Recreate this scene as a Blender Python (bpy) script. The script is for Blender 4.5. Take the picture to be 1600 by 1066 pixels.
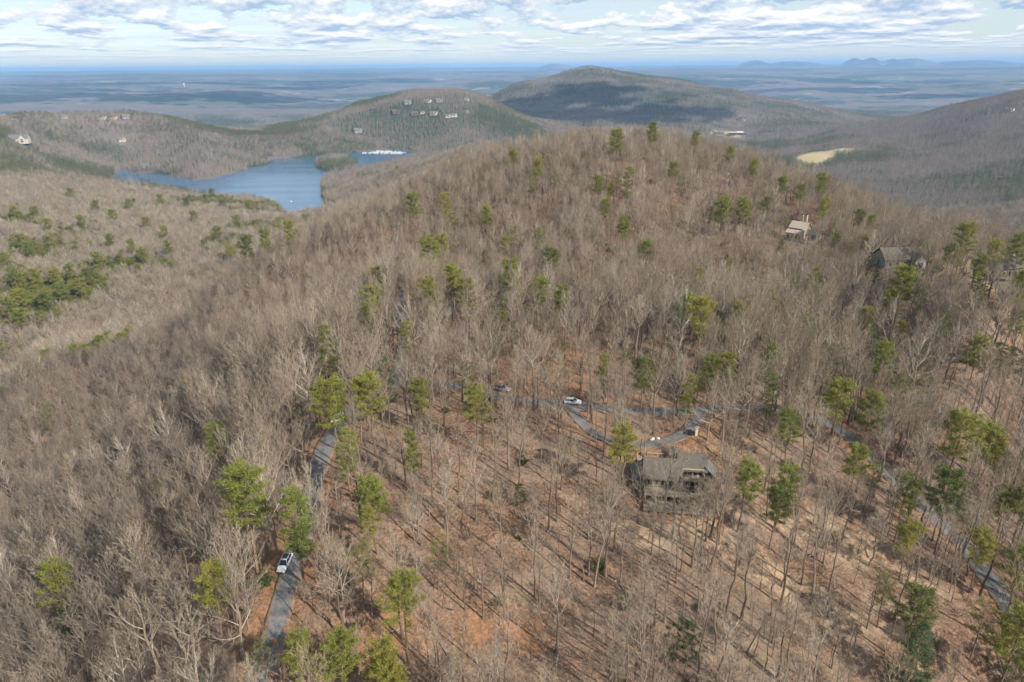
import bpy, math, random
import numpy as np
from mathutils import Vector, Matrix

R = math.radians
scene = bpy.context.scene
for o in list(bpy.data.objects):
    bpy.data.objects.remove(o)

# ------------------------------------------------------------------ camera
W0, H0, FPX = 1600.0, 1066.0, 1101.0
PITCH, ROLL = R(21.28), R(0.52)
cam_d = bpy.data.cameras.new('camera')
cam_d.sensor_width = 36.0
cam_d.lens = 36.0 * FPX / W0
cam_d.clip_start = 1.0
cam_d.clip_end = 200000.0
cam = bpy.data.objects.new('camera', cam_d)
scene.collection.objects.link(cam)
_fw = Vector((0, math.cos(PITCH), -math.sin(PITCH)))
_rt = Vector((1, 0, 0))
_up = _rt.cross(_fw)
_c, _s = math.cos(ROLL), math.sin(ROLL)
_rt2 = _rt * _c - _up * _s
_up2 = _rt * _s + _up * _c
cam.matrix_world = Matrix(((_rt2.x, _up2.x, -_fw.x, 0), (_rt2.y, _up2.y, -_fw.y, 0), (_rt2.z, _up2.z, -_fw.z, 0), (0, 0, 0, 1)))
scene.camera = cam

# ------------------------------------------------------------------ light
SUN_EL, SUN_AZ = R(34), R(130)          # azimuth clockwise from +Y
TO_SUN = Vector((math.sin(SUN_AZ) * math.cos(SUN_EL), math.cos(SUN_AZ) * math.cos(SUN_EL), math.sin(SUN_EL)))
sun_d = bpy.data.lights.new('sun', 'SUN')
sun_d.energy = 5.0
sun_d.angle = R(0.53)
sun_d.color = (1.0, 0.93, 0.83)
sun = bpy.data.objects.new('sun', sun_d)
sun.rotation_euler = TO_SUN.to_track_quat('Z', 'Y').to_euler()
scene.collection.objects.link(sun)

world = bpy.data.worlds.new('World')
scene.world = world
world.use_nodes = True

class NT:
    """small helper for node trees"""
    def __init__(self, tree):
        self.t = tree
        self.n = tree.nodes
        self.l = tree.links
    def node(self, kind, ins=None, **kw):
        nd = self.n.new(kind)
        for k, v in kw.items():
            setattr(nd, k, v)
        for k, v in (ins or {}).items():
            self.put(nd.inputs[k], v)
        return nd
    def put(self, sock, v):
        if hasattr(v, 'is_output'):
            self.l.new(v, sock)
        else:
            sock.default_value = v
    def math(self, op, a, b=0.0, c=None, clamp=False):
        nd = self.n.new('ShaderNodeMath')
        nd.operation = op
        nd.use_clamp = clamp
        self.put(nd.inputs[0], a)
        self.put(nd.inputs[1], b)
        if c is not None:
            self.put(nd.inputs[2], c)
        return nd.outputs[0]
    def vmath(self, op, a, b=None, scale=None):
        nd = self.n.new('ShaderNodeVectorMath')
        nd.operation = op
        self.put(nd.inputs[0], a)
        if b is not None:
            self.put(nd.inputs[1], b)
        if scale is not None:
            self.put(nd.inputs['Scale'], scale)
        return nd.outputs[0]
    def mix(self, f, a, b, blend='MIX'):
        nd = self.n.new('ShaderNodeMix')
        nd.data_type = 'RGBA'
        nd.blend_type = blend
        self.put(nd.inputs[0], f)
        self.put(nd.inputs[6], a if not isinstance(a, tuple) else tuple(a) + ((1,) if len(a) == 3 else ()))
        self.put(nd.inputs[7], b if not isinstance(b, tuple) else tuple(b) + ((1,) if len(b) == 3 else ()))
        return nd.outputs[2]
    def noise(self, vec, scale, detail=4.0, rough=0.55, dist=0.0, out=0):
        nd = self.n.new('ShaderNodeTexNoise')
        self.put(nd.inputs['Vector'], vec)
        nd.inputs['Scale'].default_value = scale
        nd.inputs['Detail'].default_value = detail
        nd.inputs['Roughness'].default_value = rough
        nd.inputs['Distortion'].default_value = dist
        return nd.outputs[out]
    def smooth(self, x, lo, hi):
        nd = self.n.new('ShaderNodeMapRange')
        nd.interpolation_type = 'SMOOTHSTEP'
        self.put(nd.inputs[0], x)
        self.put(nd.inputs[1], lo)
        self.put(nd.inputs[2], hi)
        return nd.outputs[0]
    def ramp(self, f, stops):
        nd = self.n.new('ShaderNodeValToRGB')
        cr = nd.color_ramp
        while len(cr.elements) < len(stops):
            cr.elements.new(0.5)
        for e, (p, c) in zip(cr.elements, stops):
            e.position = p
            e.color = tuple(c) + (1,)
        self.put(nd.inputs[0], f)
        return nd.outputs[0]

def build_world():
    T = NT(world.node_tree)
    T.n.clear()
    sky = T.node('ShaderNodeTexSky')
    sky.sky_type = 'NISHITA'
    sky.sun_disc = False
    sky.sun_elevation = SUN_EL
    sky.sun_rotation = SUN_AZ
    sky.altitude = 500
    sky.air_density = 1.0
    sky.dust_density = 0.6
    sky.ozone_density = 1.3
    geo = T.node('ShaderNodeTexCoord')
    d = geo.outputs['Generated']
    sep = T.node('ShaderNodeSeparateXYZ', {0: d})
    dz = T.math('MAXIMUM', sep.outputs[2], 0.006)
    inv = T.math('DIVIDE', 1.0, dz)
    flat = T.node('ShaderNodeCombineXYZ', {0: sep.outputs[0], 1: sep.outputs[1], 2: 0.0}).outputs[0]
    p = T.vmath('SCALE', flat, scale=inv)
    elev = sep.outputs[2]
    # thin high veil, thicker towards the horizon
    veil = T.noise(T.vmath('MULTIPLY', p, (0.10, 0.22, 1.0)), 1.0, 5, 0.6)
    veil = T.math('MULTIPLY', T.smooth(veil, 0.30, 0.75), 0.35)
    veil = T.math('ADD', veil, 0.40)
    col = T.mix(veil, sky.outputs[0], SKY_VEIL)
    # scattered fair-weather cumulus: flat grey bases, lit tops, rows closing up towards the horizon
    az = T.math('MULTIPLY', T.math('ARCTAN2', sep.outputs[0], sep.outputs[1]), 57.2958)
    r = T.math('POWER', T.math('MAXIMUM', sep.outputs[2], 0.004), -0.6)
    def dens_at(dr, dets):
        rr = T.math('ADD', r, dr)
        qx = T.math('MULTIPLY', az, 0.26)
        q = T.node('ShaderNodeCombineXYZ', {0: qx, 1: T.math('MULTIPLY', rr, 0.80), 2: 0.0}).outputs[0]
        big = T.noise(T.vmath('ADD', q, (4.3, 1.2, 0.0)), 0.22, 2, 0.5)
        n = T.noise(T.vmath('ADD', q, (2.1, 7.7, 0.0)), 1.0, dets, 0.60)
        return T.math('ADD', T.math('MULTIPLY', big, 0.55), n)
    n0 = dens_at(0.0, 7)
    n1 = dens_at(-0.22, 6)
    n2 = dens_at(-0.5, 5)
    fade = T.smooth(elev, 0.004, 0.03)
    thr = T.math('SUBTRACT', 0.71, T.math('MULTIPLY', T.smooth(az, -25.0, 30.0), 0.045))
    thr = T.math('ADD', thr, T.math('MULTIPLY', T.math('SUBTRACT', 1.0, fade), 0.05))
    dens = T.node('ShaderNodeMapRange', {0: n0, 1: thr, 2: T.math('ADD', thr, 0.058)}, interpolation_type='SMOOTHSTEP').outputs[0]
    lit = T.math('ADD', T.math('MULTIPLY', T.math('SUBTRACT', n0, n1), 3.0), T.math('MULTIPLY', T.math('SUBTRACT', n0, n2), 2.6))
    lit = T.math('ADD', lit, 0.48, clamp=True)
    c = T.mix(lit, CLOUD_BASE, CLOUD_TOP)
    col = T.mix(T.math('MULTIPLY', T.math('MULTIPLY', dens, 0.92), T.math('ADD', T.math('MULTIPLY', fade, 0.75), 0.25)), col, c)
    bg = T.node('ShaderNodeBackground', {0: col, 1: SKY_STRENGTH})
    out = T.node('ShaderNodeOutputWorld', {0: bg.outputs[0]})

SKY_STRENGTH = 0.096
SKY_VEIL = (4.5, 5.2, 5.9)
CLOUD_BASE = (2.7, 3.65, 5.1)
CLOUD_TOP = (7.4, 7.25, 7.0)
build_world()
try:
    world.cycles.sampling_method = 'MANUAL'
    world.cycles.sample_map_resolution = 512
except Exception:
    pass

scene.view_settings.view_transform = 'Standard'
scene.view_settings.look = 'None'
scene.view_settings.exposure = 0.68
scene.view_settings.gamma = 1.0
scene.view_settings.use_curve_mapping = False
scene.render.engine = 'CYCLES'
cy = scene.cycles
cy.max_bounces = 4
cy.diffuse_bounces = 2
cy.glossy_bounces = 2
cy.transmission_bounces = 2
cy.volume_bounces = 0
cy.transparent_max_bounces = 4
cy.use_denoising = True
try:
    cy.denoiser = 'OPENIMAGEDENOISE'
    cy.denoising_prefilter = 'ACCURATE'
except Exception:
    pass
cy.use_adaptive_sampling = True
cy.adaptive_threshold = 0.02

# ------------------------------------------------------------------ pixel <-> world
def ray(u, v):
    """unit-horizontal ray of a photo pixel: (sin az, cos az, dz per metre of horizontal distance)"""
    a, b = u - W0 / 2, H0 / 2 - v
    d = _rt2 * a + _up2 * b + _fw * FPX
    h = math.hypot(d.x, d.y)
    return d.x / h, d.y / h, d.z / h

def project(P):
    """world points (n,3) -> u, v, depth"""
    P = np.asarray(P, float)
    x = P @ np.array(_rt2)
    y = P @ np.array(_up2)
    z = P @ np.array(_fw)
    zz = np.where(np.abs(z) < 1e-6, 1e-6, z)
    return W0 / 2 + FPX * x / zz, H0 / 2 - FPX * y / zz, z

# ------------------------------------------------------------------ noise
def _hash(ix, iy, seed):
    h = (ix.astype(np.int64) * 374761393 + iy.astype(np.int64) * 668265263 + seed * 974634777) & 0xffffffff
    h = ((h ^ (h >> 13)) * 1274126177) & 0xffffffff
    h = h ^ (h >> 16)
    return (h & 0xffffff) / float(0xffffff)

def vnoise(x, y, seed=0):
    ix, iy = np.floor(x), np.floor(y)
    fx, fy = x - ix, y - iy
    fx = fx * fx * (3 - 2 * fx)
    fy = fy * fy * (3 - 2 * fy)
    a = _hash(ix, iy, seed); b = _hash(ix + 1, iy, seed)
    c = _hash(ix, iy + 1, seed); d = _hash(ix + 1, iy + 1, seed)
    return (a * (1 - fx) + b * fx) * (1 - fy) + (c * (1 - fx) + d * fx) * fy - 0.5

def fbm(x, y, seed=0, oct=4):
    s, a = 0, 1.0
    for k in range(oct):
        s = s + a * vnoise(x * 2 ** k + 17.3 * k, y * 2 ** k - 9.1 * k, seed + k)
        a *= 0.5
    return s

def sstep(x, lo, hi):
    t = np.clip((x - lo) / (hi - lo), 0, 1)
    return t * t * (3 - 2 * t)

# ------------------------------------------------------------------ terrain heights (metres, camera at 0)
TREE = 15.0
LAKE_Z = -215.0
# (u, v, z): a pixel of bare ground and its height
CZ = [(400,1066,-90),(445,884,-86),(490,760,-83),(520,680,-81.5),(565,640,-80.5),(620,580,-79),(640,540,-78),(625,480,-75),
      (900,632,-80),(1050,780,-87),(900,900,-92),(800,1066,-95),(600,1066,-93),(1100,1066,-97),(1300,1000,-98),(1500,1000,-100),
      (1500,840,-98),(1600,970,-102),(1400,740,-92),(1340,680,-87),(1270,640,-83),(1100,640,-80),(1600,1066,-105),(1600,700,-100),
      (1600,600,-96),(1600,500,-89),(1400,550,-85),(1200,550,-79),(1000,550,-76),(850,560,-77),(700,600,-79.5),(1250,800,-91),
      (0,1000,-139),(0,1066,-136),(150,1066,-118),(250,900,-105),(250,1000,-103),(0,850,-156),(0,700,-172),(150,800,-125),(100,950,-126),(330,850,-97),
      (250,700,-121),(400,700,-92),(420,600,-89),(340,560,-107),(250,600,-129),(150,650,-150)]
# (u, v, horizontal distance, tree height to take off)
CD = [(0,600,385,5),(100,562,395,7),(180,555,360,10),(250,500,370,13),(330,440,385,13),(400,390,410,13),(500,345,430,13),(450,430,335,12),(560,380,330,12),(600,290,425,13),(680,255,435,13),(750,228,440,13),(850,206,440,13),
      (985,195,430,13),(1100,212,430,13),(1200,240,420,13),(1350,292,395,13),(1500,330,370,13),(1600,360,350,13),
      (985,260,350,13),(1100,290,350,13),(850,280,350,13),(700,330,345,13),(1000,380,280,13),(850,400,270,13),(700,430,255,13),(1200,430,270,12),
      (600,400,300,12),(500,480,270,12),(1250,373,330,0),(1400,418,285,0),(1575,462,255,2),(1400,340,360,12),
      (0,500,580,8),(0,440,650,12),(100,480,590,12),(250,420,680,12),(100,400,750,14),(400,388,700,14),(100,330,980,14),(0,330,960,14),(300,330,1000,14),(430,318,1030,14),
      (0,260,1350,14),(100,240,1500,14),(0,172,2100,14),(100,168,2100,14),(200,168,2150,14),(300,185,2250,14),(400,197,2350,14),(480,182,2420,14),(560,158,2500,14),(650,141,2550,14),(740,138,2550,14),(800,165,2450,14),
      (700,185,2150,12),(620,185,2150,12),(640,224,1960,10),(300,230,1800,14),(200,215,1750,14),(400,232,1850,12),(480,225,1950,12),(560,215,2020,12),
      (520,292,1280,12),(560,275,1200,14),(620,252,1150,14),(700,236,1080,14),(760,222,1000,14),
      (925,121,4500,10),(800,135,4300,10),(860,129,4400,10),(1000,126,4550,10),(1060,133,4650,10),(1150,143,4500,10),(1250,160,4300,10),
      (850,165,3600,10),(780,188,2900,10),(950,182,3200,10),(1050,190,3000,10),
      (1150,210,2860,3),(1300,172,4500,12),(1280,246,1980,2),(1400,285,1560,12),(1500,320,1300,12),(1600,342,1150,12),(1600,300,1350,12),
      (1600,133,2500,12),(1500,158,2500,12),(1400,188,2450,12),(1320,212,2350,12),(1500,240,1900,12),(1600,222,1950,12),(1600,180,2200,12),(1450,215,2200,12)]
# (u, distance, z): ground that nothing shows
CH = [(985,560,-95),(985,760,-180),(750,560,-120),(750,760,-190),(1200,560,-110),(1200,760,-190),(1200,1100,-240),(1450,500,-115),(1450,700,-190),
      (1600,480,-125),(1600,700,-200),(985,1100,-225),(985,1600,-235),(985,2200,-245),(1200,1600,-250),(300,500,-190),(400,530,-184),(500,560,-176),(600,600,-165),
      (800,1500,-205),(800,2000,-222),(600,3200,-280),(300,3000,-285),(0,2800,-260),(100,3600,-300),(925,5600,-300),(700,4200,-290),(800,5200,-300),(1200,5400,-300),
      (1600,3200,-240),(1600,4200,-290),(1400,3400,-270),(800,70,-97),(300,70,-105),(1300,70,-102),(0,70,-118),(1600,70,-110),
      (800,40,-100),(0,40,-118),(1600,40,-112),(-300,120,-140),(-300,300,-165),(-300,600,-195),(-300,1500,-170),(-300,2500,-180),(1900,120,-118),(1900,300,-115),(1900,600,-190),(1900,1500,-200),(1900,2500,-110),(1900,4500,-290),(-300,4500,-300)]
_pts = []
for u, v, z in CZ:
    sx, cx, t = ray(u, v)
    _pts.append((math.degrees(math.atan2(sx, cx)), z / t, z))
for u, v, D, th in CD:
    sx, cx, t = ray(u, v)
    _pts.append((math.degrees(math.atan2(sx, cx)), D, D * t - th))
for u, D, z in CH:
    _pts.append((math.degrees(math.atan((u - 800) / FPX)), D, z))
for D, zl, zr in ((60, -125, -118), (300, -190, -130), (1000, -200, -200), (3000, -250, -250), (6000, -305, -305)):
    _pts.append((-70, D, zl)); _pts.append((70, D, zr))
_pts += [(a, 6200, -306) for a in (-40, -25, -10, 5, 20, 35)]
_pts = np.array(_pts)
_K = np.stack([_pts[:, 0] / 9.0, np.log(_pts[:, 1]) / 0.33], 1)
def _phi(r2):
    return 0.5 * r2 * np.log(r2 + 1e-9)
def _fit():
    n = len(_K)
    d2 = ((_K[:, None] - _K[None]) ** 2).sum(2)
    A = np.zeros((n + 3, n + 3))
    A[:n, :n] = _phi(d2) + np.eye(n) * 0.02
    A[:n, n] = 1; A[:n, n + 1:] = _K
    A[n, :n] = 1; A[n + 1:, :n] = _K.T
    b = np.zeros(n + 3); b[:n] = _pts[:, 2]
    return np.linalg.solve(A, b)
_TW = _fit()
def tps(x, y):
    out = np.empty(len(x))
    for i in range(0, len(x), 20000):
        xs, ys = x[i:i + 20000], y[i:i + 20000]
        az = np.degrees(np.arctan2(xs, ys))
        az = np.where(np.abs(az) > 72, np.sign(az) * 72, az)
        r = np.clip(np.hypot(xs, ys), 35, 7000)
        q = np.stack([az / 9.0, np.log(r) / 0.33], 1)
        d2 = ((q[:, None] - _K[None]) ** 2).sum(2)
        out[i:i + 20000] = _phi(d2) @ _TW[:len(_K)] + _TW[len(_K)] + q @ _TW[len(_K) + 1:]
    return out

def px_plane(pts, z):
    res = []
    for u, v in pts:
        sx, cx, t = ray(u, v)
        D = z / t
        res.append((sx * D, cx * D))
    return np.array(res)
LAKE_PX = [(189,262),(212,271),(248,271),(267,276),(300,282),(329,280),(355,273),(387,266),(390,262),(418,258),(420,249),(459,247),(488,246),(530,243),(560,238),(600,235),(640,236),(652,243),
           (610,256),(560,266),(530,272),(507,276),(499,288),(502,308),(512,330),(500,352),(456,360),(442,328),(395,309),(340,315),(316,305),(241,300),(200,308),(180,300),(178,275)]
ISLE_PX = [(492,262),(494,252),(512,249),(545,250),(562,258),(545,268),(510,268)]
LAKE = px_plane(LAKE_PX, LAKE_Z)
ISLE = px_plane(ISLE_PX, LAKE_Z)
def poly_sd(x, y, poly):
    """signed distance, negative inside"""
    d2 = np.full(len(x), 1e18)
    inside = np.zeros(len(x), bool)
    n = len(poly)
    for i in range(n):
        ax, ay = poly[i]; bx, by = poly[(i + 1) % n]
        ex, ey = bx - ax, by - ay
        t = np.clip(((x - ax) * ex + (y - ay) * ey) / (ex * ex + ey * ey), 0, 1)
        d2 = np.minimum(d2, (x - ax - t * ex) ** 2 + (y - ay - t * ey) ** 2)
        c = ((ay > y) != (by > y)) & (x < ex * (y - ay) / (ey if abs(ey) > 1e-9 else 1e-9) + ax)
        inside ^= c
    d = np.sqrt(d2)
    return np.where(inside, -d, d)
def lake_sd(x, y):
    wob = 6.0 * fbm(x / 45.0, y / 45.0, 61, 3)
    return np.maximum(poly_sd(x, y, LAKE), -poly_sd(x, y, ISLE)) + wob

FAR_HILLS = []
def _far_hill(u, v, D, wpx, wd=900.0):
    sx, cx, t = ray(u, v)
    FAR_HILLS.append((math.degrees(math.atan2(sx, cx)), D, max(20.0, D * t + 318.0), wpx * D / FPX / 1.25, wd))
for q in ((1362, 92.8, 22000, 26), (1335, 94.6, 22300, 26), (1395, 95.0, 22200, 30), (1430, 97.0, 22400, 60), (1180, 99.0, 22000, 50), (1240, 99.6, 22700, 90), (1520, 97.4, 23200, 120), (870, 102.6, 22500, 60)):
    _far_hill(*q)
def base_height(x, y):
    r = np.hypot(x, y)
    near = r < 7500
    h = np.full(len(x), -320.0)
    k = r >= 3500
    if k.any():
        xx, yy, rr = x[k], y[k], r[k]
        p = -318 + 225 * np.clip((rr - 6500) / 9500, 0, 1) ** .9 + 62 * sstep(rr, 20000, 32000) + 105 * (1 - .55 * sstep(rr, 9000, 17000)) * fbm(xx / 1700, yy / 2600, 5, 6) + 25 * fbm(xx / 6000, yy / 3000, 9, 3) * sstep(rr, 6000, 12000)
        for az, D, hh, wa, wd in FAR_HILLS:
            cx, cyy = math.sin(R(az)), math.cos(R(az))
            across = (xx * cyy - yy * cx); along = xx * cx + yy * cyy - D
            p = np.maximum(p, -318 + hh * np.exp(-(np.abs(across) / wa) ** 1.7 - (along / wd) ** 2) * (1 + 0.10 * fbm(xx / 500, yy / 900, 3, 3)) + 0.3 * (p + 318))
        h[k] = p
    if near.any():
        xx, yy, rr = x[near], y[near], r[near]
        t = tps(xx, yy)
        t = t + 3.0 * fbm(xx / 60, yy / 60, 21, 3) * sstep(rr, 120, 400) + 0.5 * fbm(xx / 11, yy / 11, 31, 3) + 22 * fbm(xx / 420, yy / 420, 41, 5) * sstep(rr, 700, 1800)
        # the summit knob of the far hill and its uneven ridges
        for uu, DD, hh_, ww in ((925, 4500, 44, 170), (880, 4450, 22, 150), (985, 4550, 20, 190), (830, 4350, 14, 130), (1060, 4600, 16, 160)):
            ax_ = math.atan((uu - 800) / FPX * math.cos(PITCH)); px_, py_ = math.sin(ax_) * DD, math.cos(ax_) * DD
            t = t + hh_ * np.exp(-((xx - px_) ** 2 + ((yy - py_) * .55) ** 2) / ww ** 2)
        t = t + 24 * (0.25 - np.abs(fbm(xx / 340, yy / 340, 47, 4))) * sstep(rr, 1500, 2600)
        w = sstep(rr, 4900, 6800)
        h[near] = t * (1 - w) + np.where(rr >= 3500, h[near], 0) * w
        lk = (rr > 800) & (rr < 3200)
        if lk.any():
            idx = np.nonzero(near)[0][lk]
            sd = lake_sd(x[idx], y[idx])
            hh = h[idx]
            inl = LAKE_Z - np.clip(-sd * 0.15, 0, 7) - 0.3
            cap = LAKE_Z + 1.2 + sd * 0.20 + (sd / 200.0) ** 2 * 45
            low = LAKE_Z + 0.5 + np.clip(sd * 0.08, 0, 8)
            low = low - np.clip((sd - 200) * 0.3, 0, 200)
            out = np.minimum(np.maximum(hh, low), np.maximum(cap, low))
            h[idx] = np.where(sd < 0, np.minimum(hh, inl), out)
    return h

def hit(u, v, off=0.0, fn=None, lo=50.0, hi=9000.0):
    """where the ray of a pixel first comes down to off metres above the ground"""
    fn = fn or base_height
    sx, cx, t = ray(u, v)
    for _ in range(3):
        r = np.geomspace(lo, hi, 500)
        f = r * t - (fn(sx * r, cx * r) + off)
        k = np.nonzero(f < 0)[0]
        if len(k) == 0 or k[0] == 0:
            i = 1 if len(k) else len(r) - 1
        else:
            i = k[0]
        lo, hi = r[i - 1], r[i]
    D = 0.5 * (lo + hi)
    x, y = sx * D, cx * D
    return x, y, float(fn(np.array([x]), np.array([y]))[0])

# ------------------------------------------------------------------ roads (photo pixels of the centre line)
ROADS = {
  'road': ([(330,1250),(372,1120),(405,1040),(432,960),(452,900),(474,830),(488,770),(502,712),(528,664),(562,628),(598,604),(640,592),(690,598),(740,611),(790,620),(850,630),(900,634),(960,640),(1030,643),(1100,639),(1160,634),(1225,634),(1280,648),(1330,682),(1375,724),(1415,768),(1460,808),(1500,846),(1545,900),(1590,958),(1650,1040)], 4.5),
  'side_road': ([(622,598),(628,560),(632,525),(626,492),(624,470),(632,452)], 4.4),
  'side_road.001': ([(632,520),(655,512),(690,505),(706,488),(708,470)], 4.5),
  'driveway': ([(1092,644),(1085,664),(1074,682),(1050,690),(1020,699),(985,704),(955,696),(925,682),(905,664),(893,642)], 3.3),
  'side_road.002': ([(1290,372),(1330,375),(1380,384),(1430,388),(1470,392),(1520,402),(1570,425),(1610,436)], 4.5),
}
def catmull(P, step=2.0):
    P = np.array(P)
    Q = np.vstack([2 * P[0] - P[1], P, 2 * P[-1] - P[-2]])
    out = []
    for i in range(1, len(Q) - 2):
        n = max(2, int(np.linalg.norm(Q[i + 1] - Q[i]) / step))
        for k in range(n):
            t = k / n
            out.append(0.5 * (2 * Q[i] + (Q[i + 1] - Q[i - 1]) * t + (2 * Q[i - 1] - 5 * Q[i] + 4 * Q[i + 1] - Q[i + 2]) * t * t + (3 * Q[i] - Q[i - 1] - 3 * Q[i + 1] + Q[i + 2]) * t ** 3))
    out.append(P[-1])
    return np.array(out)
ROAD_LINES = {}
_cl = []
for nm, (px, wd) in ROADS.items():
    pts = []
    for u, v in px:
        x, y, z = hit(u, v, 0.0)
        pts.append((x, y))
    L = catmull(pts)
    for _ in range(6):
        L[1:-1] = (L[:-2] + 2 * L[1:-1] + L[2:]) / 4
    z = base_height(L[:, 0], L[:, 1])
    for _ in range(40):
        z[1:-1] = (z[:-2] + 2 * z[1:-1] + z[2:]) / 4
    ROAD_LINES[nm] = [L, z, wd]
# make side roads start at the height of the road they leave
def _join(nm, other):
    L, z, wd = ROAD_LINES[nm]; Lo, zo, _ = ROAD_LINES[other]
    for end in (0, -1):
        d = np.hypot(*(Lo - L[end]).T)
        k = d.argmin()
        if d[k] < 8:
            dz = zo[k] - z[end]
            w = np.exp(-np.hypot(*(L - L[end]).T) / 8.0)
            z += dz * w
_join('side_road', 'road'); _join('side_road.001', 'side_road'); _join('driveway', 'road')
_RX = np.concatenate([l[0] for l in ROAD_LINES.values()])
_RZ = np.concatenate([l[1] for l in ROAD_LINES.values()])
_RW = np.concatenate([np.full(len(l[0]), l[2] / 2) for l in ROAD_LINES.values()])
def road_near(x, y):
    d = np.full(len(x), 1e9); z = np.zeros(len(x)); w = np.full(len(x), 3.0)
    for i in range(0, len(x), 8000):
        dx = x[i:i + 8000, None] - _RX[None, :, 0]; dy = y[i:i + 8000, None] - _RX[None, :, 1]
        e = np.sqrt(dx * dx + dy * dy) - _RW[None]
        k = e.argmin(1)
        d[i:i + 8000] = e[np.arange(len(k)), k]; z[i:i + 8000] = _RZ[k]; w[i:i + 8000] = _RW[k]
    return d, z
PADS = []     # (x, y, radius, z): levelled building plots
def ground(x, y):
    x = np.atleast_1d(np.asarray(x, float)); y = np.atleast_1d(np.asarray(y, float))
    h = base_height(x, y)
    r = np.hypot(x, y)
    k = (r > 60) & (r < 480)
    if k.any():
        d, z = road_near(x[k], y[k])
        w = 1 - sstep(d, 0.6, 6.0)
        h[k] = h[k] * (1 - w) + (z - 0.12 - 0.12 * (d < 0.5)) * w
    for px, py, pr, pz in PADS:
        w = 1 - sstep(np.hypot(x - px, y - py), pr, pr * 1.8)
        h = h * (1 - w) + pz * w
    return h
# ------------------------------------------------------------------ materials
def new_mat(name):
    m = bpy.data.materials.new(name)
    m.use_nodes = True
    T = NT(m.node_tree)
    T.n.clear()
    return m, T
def finish(T, col, rough=0.85, bump=None, spec=0.2, metallic=0.0, bump_d=0.1, extra=None):
    ins = {'Base Color': col if not isinstance(col, tuple) else tuple(col) + (1,), 'Roughness': rough, 'Metallic': metallic, 'Specular IOR Level': spec}
    ins.update(extra or {})
    b = T.node('ShaderNodeBsdfPrincipled', ins)
    if bump is not None:
        bn = T.node('ShaderNodeBump', {'Height': bump, 'Distance': bump_d})
        T.l.new(bn.outputs[0], b.inputs['Normal'])
    o = T.node('ShaderNodeOutputMaterial')
    T.l.new(b.outputs[0], o.inputs[0])
def simple(name, col, rough=0.7, var=0.15, scale=3.0, spec=0.25, metallic=0.0):
    m, T = new_mat(name)
    c = T.node('ShaderNodeTexCoord').outputs['Object']
    n = T.noise(c, scale, 4, 0.6)
    a = tuple(v * (1 - var) for v in col); b = tuple(min(1, v * (1 + var)) for v in col)
    finish(T, T.mix(n, a, b), rough, bump=n, spec=spec, metallic=metallic, bump_d=0.02)
    return m
def bark(name, dark, light, spread=0.5):
    m, T = new_mat(name)
    rnd = T.node('ShaderNodeObjectInfo').outputs['Random']
    c = T.node('ShaderNodeTexCoord').outputs['Object']
    n = T.noise(T.vmath('MULTIPLY', c, (3.0, 3.0, 0.6)), 1.5, 3, 0.6)
    f = T.math('ADD', T.math('MULTIPLY', rnd, spread), T.math('MULTIPLY', n, 1 - spread), clamp=True)
    col = T.mix(f, dark, light)
    finish(T, col, 0.9, spec=0.1)
    return m
def twigs(name, cols):
    m, T = new_mat(name)
    rnd = T.node('ShaderNodeObjectInfo').outputs['Random']
    k = len(cols) - 1
    col = T.ramp(rnd, [(i / k, c) for i, c in enumerate(cols)])
    finish(T, col, 0.9, spec=0.1)
    return m
def needles(name, cols):
    m, T = new_mat(name)
    rnd = T.node('ShaderNodeObjectInfo').outputs['Random']
    k = len(cols) - 1
    col = T.ramp(rnd, [(i / k, c) for i, c in enumerate(cols)])
    c = T.node('ShaderNodeTexCoord').outputs['Object']
    n = T.noise(c, 0.9, 3, 0.6)
    hs = T.node('ShaderNodeHueSaturation', {'Hue': T.math('ADD', T.math('MULTIPLY', n, 0.05), 0.475), 'Saturation': 1.0, 'Value': T.math('ADD', T.math('MULTIPLY', n, 0.9), 0.55), 'Fac': 1.0, 'Color': col})
    d = T.node('ShaderNodeBsdfPrincipled', {'Base Color': hs.outputs[0], 'Roughness': 0.6, 'Specular IOR Level': 0.25})
    tr = T.node('ShaderNodeBsdfTranslucent', {'Color': hs.outputs[0]})
    mx = T.node('ShaderNodeMixShader', {0: 0.3, 1: d.outputs[0], 2: tr.outputs[0]})
    o = T.node('ShaderNodeOutputMaterial')
    T.l.new(mx.outputs[0], o.inputs[0])
    return m
M = {}
M['trunk_grey'] = bark('grey_trunk_bark', (0.11, 0.085, 0.065), (0.26, 0.21, 0.165))
M['trunk_brown'] = bark('brown_trunk_bark', (0.085, 0.06, 0.045), (0.20, 0.15, 0.11))
M['trunk_pale'] = bark('pale_trunk_bark', (0.24, 0.20, 0.155), (0.42, 0.36, 0.29))
M['limb_grey'] = bark('grey_limb_bark', (0.22, 0.185, 0.15), (0.40, 0.345, 0.28))
M['limb_brown'] = bark('brown_limb_bark', (0.20, 0.165, 0.135), (0.36, 0.30, 0.245))
M['limb_pale'] = bark('pale_limb_bark', (0.36, 0.32, 0.27), (0.52, 0.47, 0.40))
M['twig_grey'] = twigs('grey_twigs', [(0.26, 0.215, 0.158), (0.165, 0.135, 0.10), (0.33, 0.28, 0.205), (0.225, 0.18, 0.132)])
M['twig_brown'] = twigs('brown_twigs', [(0.25, 0.19, 0.132), (0.31, 0.24, 0.165), (0.155, 0.12, 0.09), (0.27, 0.21, 0.145)])
M['twig_shade'] = twigs('painted_shade_twigs', [(0.155, 0.13, 0.105), (0.20, 0.165, 0.13), (0.125, 0.103, 0.085)])  # darkened twigs: paints in the shade on the left flank
M['twig_red'] = twigs('red_buds', [(0.36, 0.15, 0.11), (0.40, 0.19, 0.14)])
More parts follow.
